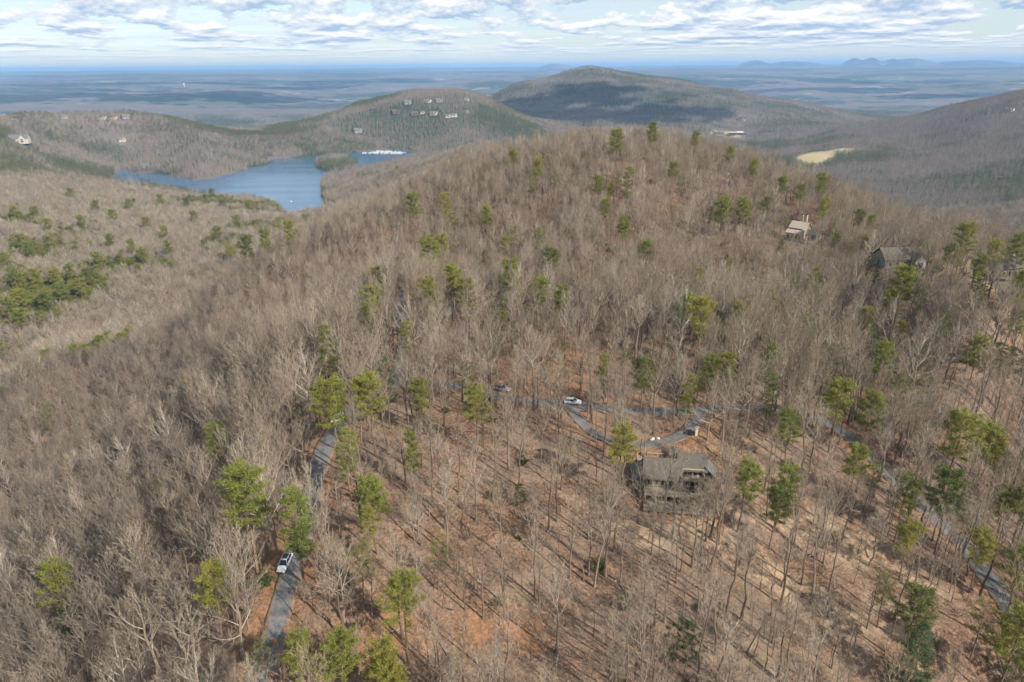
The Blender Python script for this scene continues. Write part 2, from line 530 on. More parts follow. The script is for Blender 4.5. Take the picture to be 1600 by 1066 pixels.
M['twig_far'] = twigs('far_twigs', [(0.20, 0.165, 0.132), (0.245, 0.20, 0.158), (0.16, 0.13, 0.11), (0.27, 0.225, 0.172), (0.215, 0.17, 0.138)])
M['needle_pine'] = needles('pine_needles', [(0.225, 0.225, 0.045), (0.18, 0.205, 0.045), (0.265, 0.245, 0.05), (0.115, 0.14, 0.042)])
M['needle_dark'] = needles('dark_evergreen_needles', [(0.055, 0.085, 0.024), (0.075, 0.10, 0.028), (0.05, 0.08, 0.03)])
M['needle_blue'] = needles('hemlock_needles', [(0.075, 0.11, 0.045), (0.09, 0.125, 0.05)])
M['needle_olive'] = needles('olive_needles', [(0.17, 0.165, 0.055), (0.155, 0.16, 0.06)])
M['needle_far'] = needles('far_pine_needles', [(0.12, 0.135, 0.04), (0.09, 0.11, 0.036), (0.155, 0.16, 0.046), (0.075, 0.095, 0.036)])
M['leaf_orange'] = needles('orange_leaves', [(0.25, 0.15, 0.035), (0.27, 0.17, 0.04)])
M['pine_bark'] = bark('pine_bark', (0.10, 0.07, 0.05), (0.23, 0.165, 0.12))

def ground_mat():
    m, T = new_mat('leaf_litter_ground')
    pos = T.node('ShaderNodeNewGeometry').outputs['Position']
    at = lambda nm: T.node('ShaderNodeAttribute', attribute_name=nm).outputs['Fac']
    n1 = T.noise(pos, 0.045, 5, 0.6)
    n2 = T.noise(pos, 0.35, 5, 0.65)
    n3 = T.smooth(T.noise(pos, 1.7, 6, 0.75), 0.22, 0.78)
    n4 = T.noise(pos, 9.0, 2, 0.6)
    litter = T.ramp(T.math('ADD', T.math('MULTIPLY', n2, 0.55), T.math('MULTIPLY', n3, 0.45)), [(0.30, (0.055, 0.033, 0.022)), (0.45, (0.140, 0.083, 0.053)), (0.57, (0.215, 0.133, 0.088)), (0.72, (0.325, 0.22, 0.15))])
    litter = T.mix(T.smooth(n1, 0.42, 0.62), litter, T.mix(n3, (0.135, 0.095, 0.068), (0.27, 0.195, 0.145)))
    litter = T.mix(T.math('MULTIPLY', T.smooth(n4, 0.58, 0.75), 0.5), litter, (0.36, 0.26, 0.18))
    clay = T.mix(n3, (0.24, 0.105, 0.045), (0.36, 0.185, 0.09))
    sand = T.mix(n3, (0.29, 0.20, 0.13), (0.42, 0.31, 0.20))
    c = T.mix(T.math('MULTIPLY', at('clay'), T.smooth(n2, 0.32, 0.58)), litter, clay)
    c = T.mix(T.math('MULTIPLY', at('sand'), T.smooth(n2, 0.40, 0.60)), c, sand)
    moss = T.mix(n3, (0.12, 0.13, 0.05), (0.20, 0.19, 0.08))
    c = T.mix(T.math('MULTIPLY', T.math('MULTIPLY', T.smooth(T.noise(pos, 0.13, 4, 0.6), 0.58, 0.72), 0.55), T.smooth(n3, 0.4, 0.6)), c, moss)
    # country beyond the ridge
    p2 = T.vmath('MULTIPLY', pos, (0.001, 0.001, 0.0))
    f1 = T.noise(T.vmath('MULTIPLY', p2, (0.45, 0.8, 1)), 1.0, 8, 0.66)
    f2 = T.noise(p2, 7.0, 6, 0.65)
    f3 = T.noise(p2, 40.0, 3, 0.6)
    woods = T.mix(f2, (0.08, 0.066, 0.058), (0.20, 0.165, 0.145))
    pines = T.mix(f2, (0.022, 0.034, 0.022), (0.06, 0.072, 0.045))
    far = T.mix(T.smooth(T.math('ADD', T.math('MULTIPLY', f1, 0.7), T.math('MULTIPLY', f2, 0.3)), 0.48, 0.53), woods, pines)
    open_ = T.smooth(T.noise(T.vmath('ADD', p2, (11.0, 5.0, 0)), 2.3, 5, 0.6), 0.60, 0.66)
    lenp = T.node('ShaderNodeVectorMath', {0: pos}, operation='LENGTH').outputs['Value']
    far = T.mix(T.math('MULTIPLY', T.math('MULTIPLY', open_, 0.7), T.smooth(lenp, 5600.0, 7000.0)), far, (0.33, 0.29, 0.20))
    c = T.mix(at('far'), c, far)
    field = T.mix(f3, (0.055, 0.085, 0.035), (0.085, 0.115, 0.05))
    c = T.mix(at('field'), c, field)
    turf = T.mix(T.smooth(f2, 0.42, 0.56), (0.44, 0.33, 0.19), (0.38, 0.31, 0.17))
    c = T.mix(at('turf'), c, turf)
    lawn = T.mix(n3, (0.19, 0.17, 0.07), (0.30, 0.24, 0.12))
    c = T.mix(at('lawn'), c, lawn)
    h = T.math('ADD', n3, T.math('MULTIPLY', n4, 0.5))
    finish(T, c, 0.95, bump=h, spec=0.1, bump_d=0.12)
    return m
M['ground'] = ground_mat()

def asphalt():
    m, T = new_mat('aged_asphalt')
    pos = T.node('ShaderNodeNewGeometry').outputs['Position']
    n = T.noise(pos, 0.5, 5, 0.6); n2 = T.noise(pos, 8.0, 3, 0.6); n3 = T.noise(pos, 1.7, 4, 0.6)
    c = T.mix(T.smooth(n, .35, .65), (0.075, 0.08, 0.085), (0.16, 0.163, 0.165))
    c = T.mix(T.math('MULTIPLY', n2, 0.5), c, (0.11, 0.11, 0.115))
    c = T.mix(T.math('MULTIPLY', T.smooth(T.math('ADD', n3, T.math('MULTIPLY', T.math('POWER', T.node('ShaderNodeAttribute', attribute_name='edge').outputs['Fac'], 2.0), 0.20)), 0.56, 0.68), 0.9), c, (0.19, 0.125, 0.085))
    finish(T, c, 0.9, bump=n2, spec=0.2, bump_d=0.01)
    return m
M['asphalt'] = asphalt()
def water_mat():
    m, T = new_mat('lake_water')
    pos = T.node('ShaderNodeNewGeometry').outputs['Position']
    n = T.noise(T.vmath('MULTIPLY', pos, (0.25, 0.6, 1)), 1.0, 4, 0.6)
    n2 = T.noise(T.vmath('MULTIPLY', pos, (0.004, 0.016, 1)), 1.0, 4, 0.6)
    c = T.mix(n2, (0.018, 0.080, 0.165), (0.03, 0.115, 0.215))
    ro = T.math('ADD', T.math('MULTIPLY', T.smooth(n2, 0.4, 0.62), 0.10), 0.10)
    finish(T, c, ro, bump=n, spec=0.5, bump_d=0.06)
    return m
M['water'] = water_mat()

# ------------------------------------------------------------------ mesh collection
class MB:
    """collects faces with material slots and makes one mesh of them"""
    def __init__(self):
        self.v = []; self.f = []; self.mi = []
    def face(self, pts, mi=0):
        k = len(self.v)
        self.v += [tuple(p) for p in pts]
        self.f.append(tuple(range(k, k + len(pts)))); self.mi.append(mi)
    def box(self, c, s, mi=0, rot=0.0, top=1.0):
        """box centred at c (x,y) with base z c[2]; size s; top: taper"""
        k = len(self.v); cx, cy_, cz = c; sx, sy, sz = s[0] / 2, s[1] / 2, s[2]
        co, si = math.cos(rot), math.sin(rot)
        for zz, t in ((0, 1.0), (sz, top)):
            for ax, ay in ((-1, -1), (1, -1), (1, 1), (-1, 1)):
                x, y = ax * sx * t, ay * sy * t
                self.v.append((cx + x * co - y * si, cy_ + x * si + y * co, cz + zz))
        for q in ((0, 3, 2, 1), (4, 5, 6, 7), (0, 1, 5, 4), (1, 2, 6, 5), (2, 3, 7, 6), (3, 0, 4, 7)):
            self.f.append(tuple(k + i for i in q)); self.mi.append(mi)
    def bar(self, a, b, w, mi=0, h=None):
        self.tube([a, b], [w / 2 * 1.414, w / 2 * 1.414], 4, mi, cap=True)
    def tube(self, pts, rad, sides=5, mi=0, cap=False):
        pts = [Vector(p) for p in pts]
        k0 = len(self.v)
        n = len(pts)
        for i, p in enumerate(pts):
            d = (pts[min(i + 1, n - 1)] - pts[max(i - 1, 0)]).normalized()
            ref = Vector((1, 0, 0)) if abs(d.x) < 0.8 else Vector((0, 1, 0))
            s = d.cross(ref).normalized(); t = d.cross(s)
            for j in range(sides):
                a = 2 * math.pi * j / sides + 0.785
                self.v.append(tuple(p + (s * math.cos(a) + t * math.sin(a)) * rad[i]))
        for i in range(n - 1):
            for j in range(sides):
                j2 = (j + 1) % sides
                self.f.append((k0 + i * sides + j, k0 + i * sides + j2, k0 + (i + 1) * sides + j2, k0 + (i + 1) * sides + j)); self.mi.append(mi)
        if cap:
            self.f.append(tuple(k0 + j for j in range(sides))); self.mi.append(mi)
            self.f.append(tuple(k0 + (n - 1) * sides + j for j in reversed(range(sides)))); self.mi.append(mi)
    def mesh(self, name, mats, smooth=False):
        me = bpy.data.meshes.new(name)
        me.from_pydata(self.v, [], self.f)
        for m in mats:
            me.materials.append(m)
        if len(mats) > 1:
            me.polygons.foreach_set('material_index', self.mi)
        if smooth:
            me.polygons.foreach_set('use_smooth', [True] * len(self.f))
        me.update()
        return me
COL = scene.collection
def link(name, me, parent=None, kind=None, loc=None, rz=0.0):
    o = bpy.data.objects.new(name, me)
    COL.objects.link(o)
    if parent is not None:
        o.parent = parent
    if kind:
        o['kind'] = kind
    if loc is not None:
        o.location = loc
    if rz:
        o.rotation_euler = (0, 0, rz)
    return o
def thing(name, label, cat, loc=(0, 0, 0), rz=0.0, group=None, me=None):
    o = link(name, me, None, None, loc, rz)
    o['label'] = label; o['category'] = cat
    if group:
        o['group'] = group
    return o
# ------------------------------------------------------------------ houses' plots first: they level the ground
HOUSE = {}
for key, u, v, pr in (('main', 1052, 762, 8.0), ('tan', 1247, 374, 9.0), ('grey', 1402, 414, 9.0), ('brown', 1566, 428, 8.0), ('edge', 1580, 468, 9.0), ('chimney', 556, 476, 7.0), ('hidden', 905, 470, 7.0)):
    x, y, z = hit(u, v, 0.0)
    HOUSE[key] = (x, y, z)
    if key != 'main':
        PADS.append((x, y, pr, z))

# ------------------------------------------------------------------ ground sheet (polar grid round the point below the drone)
def px_mask(x, y, u0, v0, du, dv, lo=50.0):
    """soft patch of ground round the place a pixel shows"""
    hg = lambda u, v: hit(u, v, 0.0, None, lo)
    cx, cyy, cz = hg(u0, v0)
    x1, y1, _ = hg(u0 + du, v0); x2, y2, _ = hg(u0, v0 - dv); x3, y3, _ = hg(u0, v0 + dv)
    a = math.hypot(x1 - cx, y1 - cyy); b = max(math.hypot(x2 - cx, y2 - cyy), math.hypot(x3 - cx, y3 - cyy))
    r = math.hypot(cx, cyy); s, c = cx / r, cyy / r
    al = (x - cx) * s + (y - cyy) * c; ac = (x - cx) * c - (y - cyy) * s
    d = np.sqrt((ac / a) ** 2 + (al / b) ** 2) + 0.35 * fbm(x / (a * 0.5), y / (a * 0.5), 77, 3)
    return 1 - sstep(d, 0.75, 1.1)
def build_ground():
    ang = list(np.arange(-44, 44.01, 0.28)) + list(np.arange(48, 312.01, 4.0))
    ang = np.radians(np.array(ang))
    rr = [4.0, 10, 18, 26, 34, 42, 50, 58, 64, 70] + list(np.arange(75, 400, 1.5))
    r = 400.0
    while r < 2600:
        rr.append(r); r *= 1.0085
    while r < 45000:
        rr.append(r); r *= 1.016
    rr = np.array(rr)
    A, RR = np.meshgrid(ang, rr)
    x = (np.sin(A) * RR).ravel(); y = (np.cos(A) * RR).ravel()
    z = ground(x, y)
    na, nr = len(ang), len(rr)
    verts = np.stack([x, y, z], 1)
    i = np.arange(nr - 1)[:, None] * na; j = np.arange(na)[None]; j2 = (j + 1) % na
    faces = np.stack([i + j, i + na + j, i + na + j2, i + j2], 2).reshape(-1, 4)
    me = bpy.data.meshes.new('ground')
    me.vertices.add(len(verts)); me.vertices.foreach_set('co', verts.ravel())
    me.loops.add(faces.size); me.loops.foreach_set('vertex_index', faces.ravel())
    me.polygons.add(len(faces)); me.polygons.foreach_set('loop_start', np.arange(0, faces.size, 4))
    me.polygons.foreach_set('loop_total', np.full(len(faces), 4)); me.polygons.foreach_set('use_smooth', np.ones(len(faces), bool))
    me.update(); me.validate()
    r = np.hypot(x, y)
    attrs = {k: np.zeros(len(x)) for k in ('clay', 'sand', 'far', 'field', 'turf', 'lawn')}
    nk = r < 600
    xs, ys = x[nk], y[nk]
    d, _ = road_near(xs, ys)
    clay = 0.45 * (1 - sstep(d, 1.0, 4.0))
    for a in ((1060, 800, 75, 22), (960, 628, 70, 12), (420, 850, 22, 70), (620, 985, 70, 50), (700, 605, 60, 12), (860, 560, 100, 40), (780, 980, 80, 40)):
        clay = np.maximum(clay, (0.95 if a[0] == 1060 else 0.6) * px_mask(xs, ys, *a))
    attrs['clay'][nk] = clay
    sand = np.zeros(len(xs))
    for a in ((1130, 850, 70, 30), (1350, 870, 110, 35), (1250, 930, 120, 30), (1210, 745, 20, 16), (1400, 960, 60, 30), (1000, 830, 60, 30), (1180, 800, 60, 20)):
        sand = np.maximum(sand, px_mask(xs, ys, *a))
    attrs['sand'][nk] = sand
    lawn = np.zeros(len(xs))
    for a in ((1430, 430, 60, 8), (1540, 440, 40, 5), (1480, 395, 60, 4)):
        lawn = np.maximum(lawn, 0.5 * px_mask(xs, ys, *a))
    attrs['lawn'][nk] = lawn
    attrs['far'] = sstep(r, 550, 1000)
    fk = (r > 900) & (r < 9000)
    xs, ys = x[fk], y[fk]
    tf = np.zeros(len(xs))
    for a in ((1272, 246, 32, 8), (1310, 236, 30, 3), (1150, 215, 14, 3), (1123, 209, 18, 2)):
        tf = np.maximum(tf, px_mask(xs, ys, *a))
    attrs['turf'][fk] = tf
    fd = np.zeros(len(xs))
    for a in ((290, 161, 120, 4), (200, 156, 60, 3), (120, 160, 40, 2)):
        fd = np.maximum(fd, px_mask(xs, ys, *a, lo=4600.0))
    attrs['field'][fk] = fd * 0.8 * (np.hypot(xs, ys) > 4700)
    for k, v in attrs.items():
        at = me.attributes.new(k, 'FLOAT', 'POINT'); at.data.foreach_set('value', v.astype(np.float32))
    me.materials.append(M['ground'])
    return link('ground', me, kind='structure')
build_ground()

def build_road(nm, L, z, wd):
    mb = MB()
    n = len(L)
    T_ = np.gradient(L, axis=0); T_ /= np.linalg.norm(T_, axis=1)[:, None]
    N_ = np.stack([T_[:, 1], -T_[:, 0]], 1)
    rows = []
    lift = {'road': 0.0, 'side_road': 0.012, 'driveway': 0.012}.get(nm, 0.02)
    for i in range(n):
        e = 0.6 * float(vnoise(np.array([i * 0.31]), np.array([3.7]), 5)[0])
        row = []
        for t, dz in ((-1.0, -0.05), (-0.8, 0.0), (0, 0.05), (0.8, 0.0), (1.0, -0.05)):
            p = L[i] + N_[i] * (wd / 2 + e) * t
            row.append((p[0], p[1], z[i] + 0.02 + lift + dz))
        for t in (-1.02, 1.02):
            p = L[i] + N_[i] * (wd / 2 + e) * t
            row.append((p[0], p[1], z[i] - 0.30))
        rows.append([row[5]] + row[:5] + [row[6]])
    k = len(rows[0])
    mb.v = [p for r_ in rows for p in r_]
    for i in range(n - 1):
        for j in range(k - 1):
            mb.f.append((i * k + j, i * k + j + 1, (i + 1) * k + j + 1, (i + 1) * k + j)); mb.mi.append(0)
    me = mb.mesh(nm, [M['asphalt']], True)
    at = me.attributes.new('edge', 'FLOAT', 'POINT')
    at.data.foreach_set('value', np.tile(np.array([1, 1, .8, 0, .8, 1, 1], np.float32), n))
    link(nm.split('.')[0], me, kind='structure')
for nm, (L, z, wd) in ROAD_LINES.items():
    build_road(nm, L, z, wd)

def build_lake():
    mn = LAKE.min(0) - 60; mx = LAKE.max(0) + 60
    mb = MB()
    mb.face([(mn[0], mn[1], LAKE_Z), (mx[0], mn[1], LAKE_Z), (mx[0], mx[1], LAKE_Z), (mn[0], mx[1], LAKE_Z)])
    link('lake_water', mb.mesh('lake_water', [M['water']]), kind='structure')
build_lake()

# haze: one closed box of thin air
HAZE = 5.8e-5
HAZE_TOP = max([70.0] + [h_[2] - 318 + 20 for h_ in FAR_HILLS])
print('haze top', HAZE_TOP)
def build_haze():
    mb = MB()
    mb.box((0, 0, -480), (110000, 110000, 480 + HAZE_TOP))
    m, T = new_mat('blue_air')
    v = T.node('ShaderNodeVolumePrincipled', {'Color': (0.33, 0.60, 0.98, 1), 'Density': HAZE, 'Anisotropy': 0.0})
    o = T.node('ShaderNodeOutputMaterial')
    T.l.new(v.outputs[0], o.inputs['Volume'])
    o = link('haze', mb.mesh('haze', [m]), kind='stuff')
    o['label'] = 'pale blue air haze thickening over the far country'
build_haze()
# ------------------------------------------------------------------ tree models (metres, base at the origin)
def rot_about(d, ax, a):
    return Matrix.Rotation(a, 3, ax) @ d
def perp(d, rng):
    r = Vector((rng.gauss(0, 1), rng.gauss(0, 1), rng.gauss(0, 1)))
    p = r - d * r.dot(d)
    return p.normalized()
def bare_tree(seed, H=18.0, form='spread', tw=0.035, lod=0, fork=None, dense=1.0):
    """returns (trunk MB, crown MB); crown slots: 0 limb, 1 twig"""
    rng = random.Random(seed)
    tr, cr = MB(), MB()
    spread = form == 'spread'
    f0 = fork or (0.28 if spread else 0.46)
    r0 = 0.0125 * H * (1.15 if spread else 0.9)
    n = 8 if lod == 0 else 4
    pts, rad = [], []
    x = y = 0.0
    lean = (rng.uniform(-.03, .03), rng.uniform(-.03, .03))
    top = 0.80 if spread else 0.90
    for i in range(n + 1):
        t = i / n * top
        x += rng.gauss(0, 0.0085) * H * (1 if i > 1 else .3) + lean[0] * H / n
        y += rng.gauss(0, 0.0085) * H * (1 if i > 1 else .3) + lean[1] * H / n
        pts.append(Vector((x, y, t * H - (0.5 if i == 0 else 0))))
        rad.append(r0 * (1.3 if i == 0 else 1.05) * max(0.10, (1 - t / 1.02) ** 0.85))
    tr.tube(pts, rad, 6 if lod == 0 else 3, 0)
    def at(t):
        q = t / top * n
        i = min(int(q), n - 1)
        return pts[i].lerp(pts[i + 1], q - i), rad[i] + (rad[i + 1] - rad[i]) * (q - i)
    def twig(p, d, L, w):
        s = perp(d, rng) * w * 0.5
        tip = p + d * L + Vector((0, 0, 0.12 * L))
        k = len(cr.v)
        cr.v += [tuple(p - s), tuple(p + s), tuple(tip)]
        cr.f.append((k, k + 1, k + 2)); cr.mi.append(1)
    def spray(p, d, L):
        twig(p, d, L, tw * 1.3)
        if lod == 0:
            for _ in range(2):
                q = p + d * L * rng.uniform(.25, .6)
                twig(q, (d + perp(d, rng) * rng.uniform(.5, .9)).normalized(), L * rng.uniform(.5, .8), tw)
    def sub(p, d, L, r, ntw):
        c = perp(d, rng)
        m = p + d * L * .5 + c * L * .05 + Vector((0, 0, .05 * L))
        e = p + d * L + Vector((0, 0, .18 * L)) - c * L * .04
        if lod == 0:
            cr.tube([p, m, e], [r, r * .65, r * .2], 3, 0)
        else:
            s = perp(d, rng) * r * 1.3
            k = len(cr.v); cr.v += [tuple(p - s), tuple(p + s), tuple(e)]; cr.f.append((k, k + 1, k + 2)); cr.mi.append(0)
        for k in range(ntw):
            t = 0.25 + 0.75 * (k + rng.random()) / ntw
            q = p.lerp(m, t * 2) if t < .5 else m.lerp(e, t * 2 - 1)
            dd = (d + perp(d, rng) * rng.uniform(.35, .95) + Vector((0, 0, .3))).normalized()
            spray(q, dd, L * rng.uniform(.35, .6))
        spray(e, (d + Vector((0, 0, .4))).normalized(), L * .5)
    def limb(p, d, L, r, nsub, ntw):
        P = [p]; dd = d.copy(); rr_ = [r]
        seg = 4 if lod == 0 else 2
        for i in range(seg):
            dd = (dd + Vector((0, 0, .16 if spread else .22)) * (1 if lod == 0 else 2) + perp(dd, rng) * .16).normalized()
            P.append(P[-1] + dd * L / seg); rr_.append(r * (1 - (i + 1) / (seg + .3)))
        cr.tube(P, rr_, 4 if lod == 0 else 3, 0)
        for k in range(nsub):
            t = (0.22 + 0.78 * (k + .7 * rng.random()) / nsub) * seg
            i = min(int(t), seg - 1)
            q = P[i].lerp(P[i + 1], t - i)
            bd = (P[i + 1] - P[i]).normalized()
            sd = (bd + perp(bd, rng) * rng.uniform(.6, 1.1) + Vector((0, 0, .15))).normalized()
            sub(q, sd, L * rng.uniform(.30, .45) * (1.15 - .45 * t / seg), max(.02, r * .42 * (1 - .5 * t / seg)), ntw)
        sub(P[-1], dd, L * .3, max(.018, r * .3), ntw)
    nl = (11 if spread else 9) if lod == 0 else 6
    nsub, ntw = ((6, 6) if lod == 0 else (3, 3))
    ntw = max(1, int(round(ntw * dense)))
    ph = rng.random() * 6.28
    for i in range(nl):
        f = (i + .35 * rng.random()) / nl
        t = f0 + (top - .02 - f0) * f
        p, r = at(min(t, top - .001))
        az = ph + i * 2.4 + rng.uniform(-.4, .4)
        inc = R((58 - 38 * f if spread else 46 - 24 * f) + rng.uniform(-9, 9))
        d = Vector((math.sin(inc) * math.cos(az), math.sin(inc) * math.sin(az), math.cos(inc)))
        L = H * ((.42 - .20 * f) if spread else (.27 - .10 * f)) * rng.uniform(.75, 1.15)
        limb(p, d, L, r * rng.uniform(.42, .60), nsub, ntw)
    limb(pts[-1], (pts[-1] - pts[-2]).normalized(), H * (.20 if spread else .12), rad[-1], nsub, ntw)
    return tr, cr

def pine_tree(seed, H=18.0, form='pine', lod=0):
    """returns (trunk MB, crown MB); crown slots: 0 needles, 1 bark"""
    rng = random.Random(seed)
    tr, cr = MB(), MB()
    f0 = {'pine': .50, 'cone': .12, 'slim': .32, 'thin': .42, 'round': .05}[form]
    n = 7 if lod == 0 else 3
    pts, rad = [], []
    x = y = 0.0
    for i in range(n + 1):
        t = i / n
        x += rng.gauss(0, .008) * H * (i > 0); y += rng.gauss(0, .008) * H * (i > 0)
        pts.append(Vector((x, y, t * H * .97 - (.5 if i == 0 else 0)))); rad.append(.0105 * H * (1 - t) ** .8 + .02)
    tr.tube(pts, rad, 6 if lod == 0 else 3, 0)
    def at(t):
        q = t * n; i = min(int(q), n - 1)
        return pts[i].lerp(pts[i + 1], q - i), rad[i] + (rad[i + 1] - rad[i]) * (q - i)
    rmax = {'pine': .20, 'cone': .21, 'slim': .115, 'thin': .19, 'round': .42}[form] * H
    def tuft(c, d, s):
        m = (72 if form != 'thin' else 36) if lod == 0 else 7
        ws = 1.0 if lod == 0 else 2.2
        for _ in range(m):
            dd = Vector((rng.gauss(0, 1), rng.gauss(0, 1), rng.gauss(.35, .8))) + d * .7
            dd.normalize()
            p = c + Vector((rng.gauss(0, .30), rng.gauss(0, .30), rng.gauss(0, .16))) * s
            L = s * rng.uniform(.40, .75)
            sd = perp(dd, rng) * L * (.085 if lod == 0 else .17) * ws
            k = len(cr.v)
            cr.v += [tuple(p - sd), tuple(p + sd), tuple(p + dd * L)]
            cr.f.append((k, k + 1, k + 2)); cr.mi.append(0)
    nb = {'pine': 34, 'cone': 46, 'slim': 34, 'thin': 26, 'round': 30}[form]
    if lod:
        nb = nb // 2
    gap = rng.random() * 6.28
    for i in range(nb):
        f = (i + rng.random() * .8) / nb
        t = f0 + (.985 - f0) * f
        p, r = at(t)
        az = i * 2.4 + rng.uniform(-.5, .5)
        if form == 'cone':
            prof = (1 - f) ** .8 * .95 + .06
        elif form == 'round':
            prof = math.sqrt(max(.05, 1 - f * f))
        else:
            prof = math.sin(math.pi * min(1, (.22 + .70 * f))) ** .7
            if math.cos(az - gap) > .55 and f < .6:
                prof *= .45
        L = rmax * prof * rng.uniform(.70, 1.15)
        inc = R((78 - 35 * f if form != 'cone' else 92 - 25 * f) + rng.uniform(-10, 10))
        d = Vector((math.sin(inc) * math.cos(az), math.sin(inc) * math.sin(az), math.cos(inc)))
        e = p + d * L + Vector((0, 0, .10 * L))
        if lod == 0:
            cr.tube([p, p.lerp(e, .55) + Vector((0, 0, -.04 * L)), e], [max(.03, r * .45), .035, .015], 3, 1)
        ncl = max(1, int(L / (.72 if lod == 0 else 1.5)))
        for k in range(ncl):
            q = p.lerp(e, 1.0 - .75 * k / max(1, ncl) if form not in ('cone', 'round') else 1 - .9 * k / max(1, ncl))
            side = perp(d, rng) * rng.uniform(0, .26) * L
            side.z *= .4
            tuft(q + side, d, (.95 if lod == 0 else 1.35) * (H / 18) ** .5)
    tuft(pts[-1], Vector((0, 0, 1)), .8)
    return tr, cr

def to_mesh(name, mb, mats):
    return mb.mesh(name, mats)
def joined(name, tr, cr, mats):
    """trunk (slot 0) and crown (slots shifted by one) in one mesh: for the forest beyond the single trees"""
    mb = MB()
    mb.v = tr.v + cr.v
    k = len(tr.v)
    mb.f = tr.f + [tuple(i + k for i in f) for f in cr.f]
    mb.mi = [0] * len(tr.f) + [m + 1 for m in cr.mi]
    return mb.mesh(name, mats)

BARE_FORMS = [  # form, height, tone, dense, words
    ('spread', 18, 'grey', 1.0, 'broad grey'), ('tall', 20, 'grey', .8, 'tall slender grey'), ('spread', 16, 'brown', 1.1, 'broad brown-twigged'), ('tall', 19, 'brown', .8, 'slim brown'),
    ('tall', 17, 'pale', .6, 'pale-limbed slender'), ('spread', 19, 'pale', .8, 'broad pale-limbed'), ('tall', 21, 'brown', .7, 'very tall thin brown'), ('spread', 17, 'grey', 1.2, 'dense twiggy grey'), ('spread', 17, 'dark', 1.15, 'broad shade-darkened'), ('tall', 18, 'dark', 1.0, 'slim dark')]
TONES = {'dark': ('trunk_brown', 'limb_brown', 'twig_shade'), 'grey': ('trunk_grey', 'limb_grey', 'twig_grey'), 'brown': ('trunk_brown', 'limb_brown', 'twig_brown'), 'pale': ('trunk_grey', 'limb_pale', 'twig_grey'), 'red': ('trunk_grey', 'limb_grey', 'twig_red')}  # dark tone: flank shade painted into the twig colour
BARE = []
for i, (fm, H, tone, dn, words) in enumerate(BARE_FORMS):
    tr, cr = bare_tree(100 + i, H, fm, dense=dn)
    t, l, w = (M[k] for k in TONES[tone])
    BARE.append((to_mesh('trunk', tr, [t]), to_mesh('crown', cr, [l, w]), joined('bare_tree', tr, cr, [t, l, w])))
tr, cr = bare_tree(177, 10, 'spread', fork=.2, dense=1.4)
RED = (to_mesh('trunk', tr, [M['trunk_grey']]), to_mesh('crown', cr, [M['limb_grey'], M['twig_red']]))
PINE = {}
for key, fm, nd, H, k in (('p', 'pine', 'needle_pine', 18, 4), ('c', 'cone', 'needle_blue', 16, 2), ('s', 'slim', 'needle_pine', 17, 2), ('o', 'thin', 'needle_olive', 15, 2), ('d', 'round', 'needle_dark', 6, 2), ('a', 'pine', 'leaf_orange', 15, 1)):
    PINE[key] = []
    for j in range(k):
        tr, cr = pine_tree(300 + 10 * ord(key) + j, H, fm)
        PINE[key].append((to_mesh('trunk', tr, [M['pine_bark']]), to_mesh('crown', cr, [M[nd], M['pine_bark']]), joined('pine_tree', tr, cr, [M['pine_bark'], M[nd], M['pine_bark']])))
FAR_BARE, FAR_PINE = [], []
for j in range(5):
    tr, cr = bare_tree(500 + j, 15, 'spread', tw=.15, lod=1, fork=.2, dense=2.4)
    FAR_BARE.append(joined('far_bare_tree', tr, cr, [M['limb_grey'], M['limb_grey'], M['twig_far']]))
for j in range(3):
    tr, cr = pine_tree(600 + j, 18, 'pine' if j < 2 else 'cone', lod=1)
    FAR_PINE.append(joined('far_pine_tree', tr, cr, [M['pine_bark'], M['needle_far'], M['pine_bark']]))

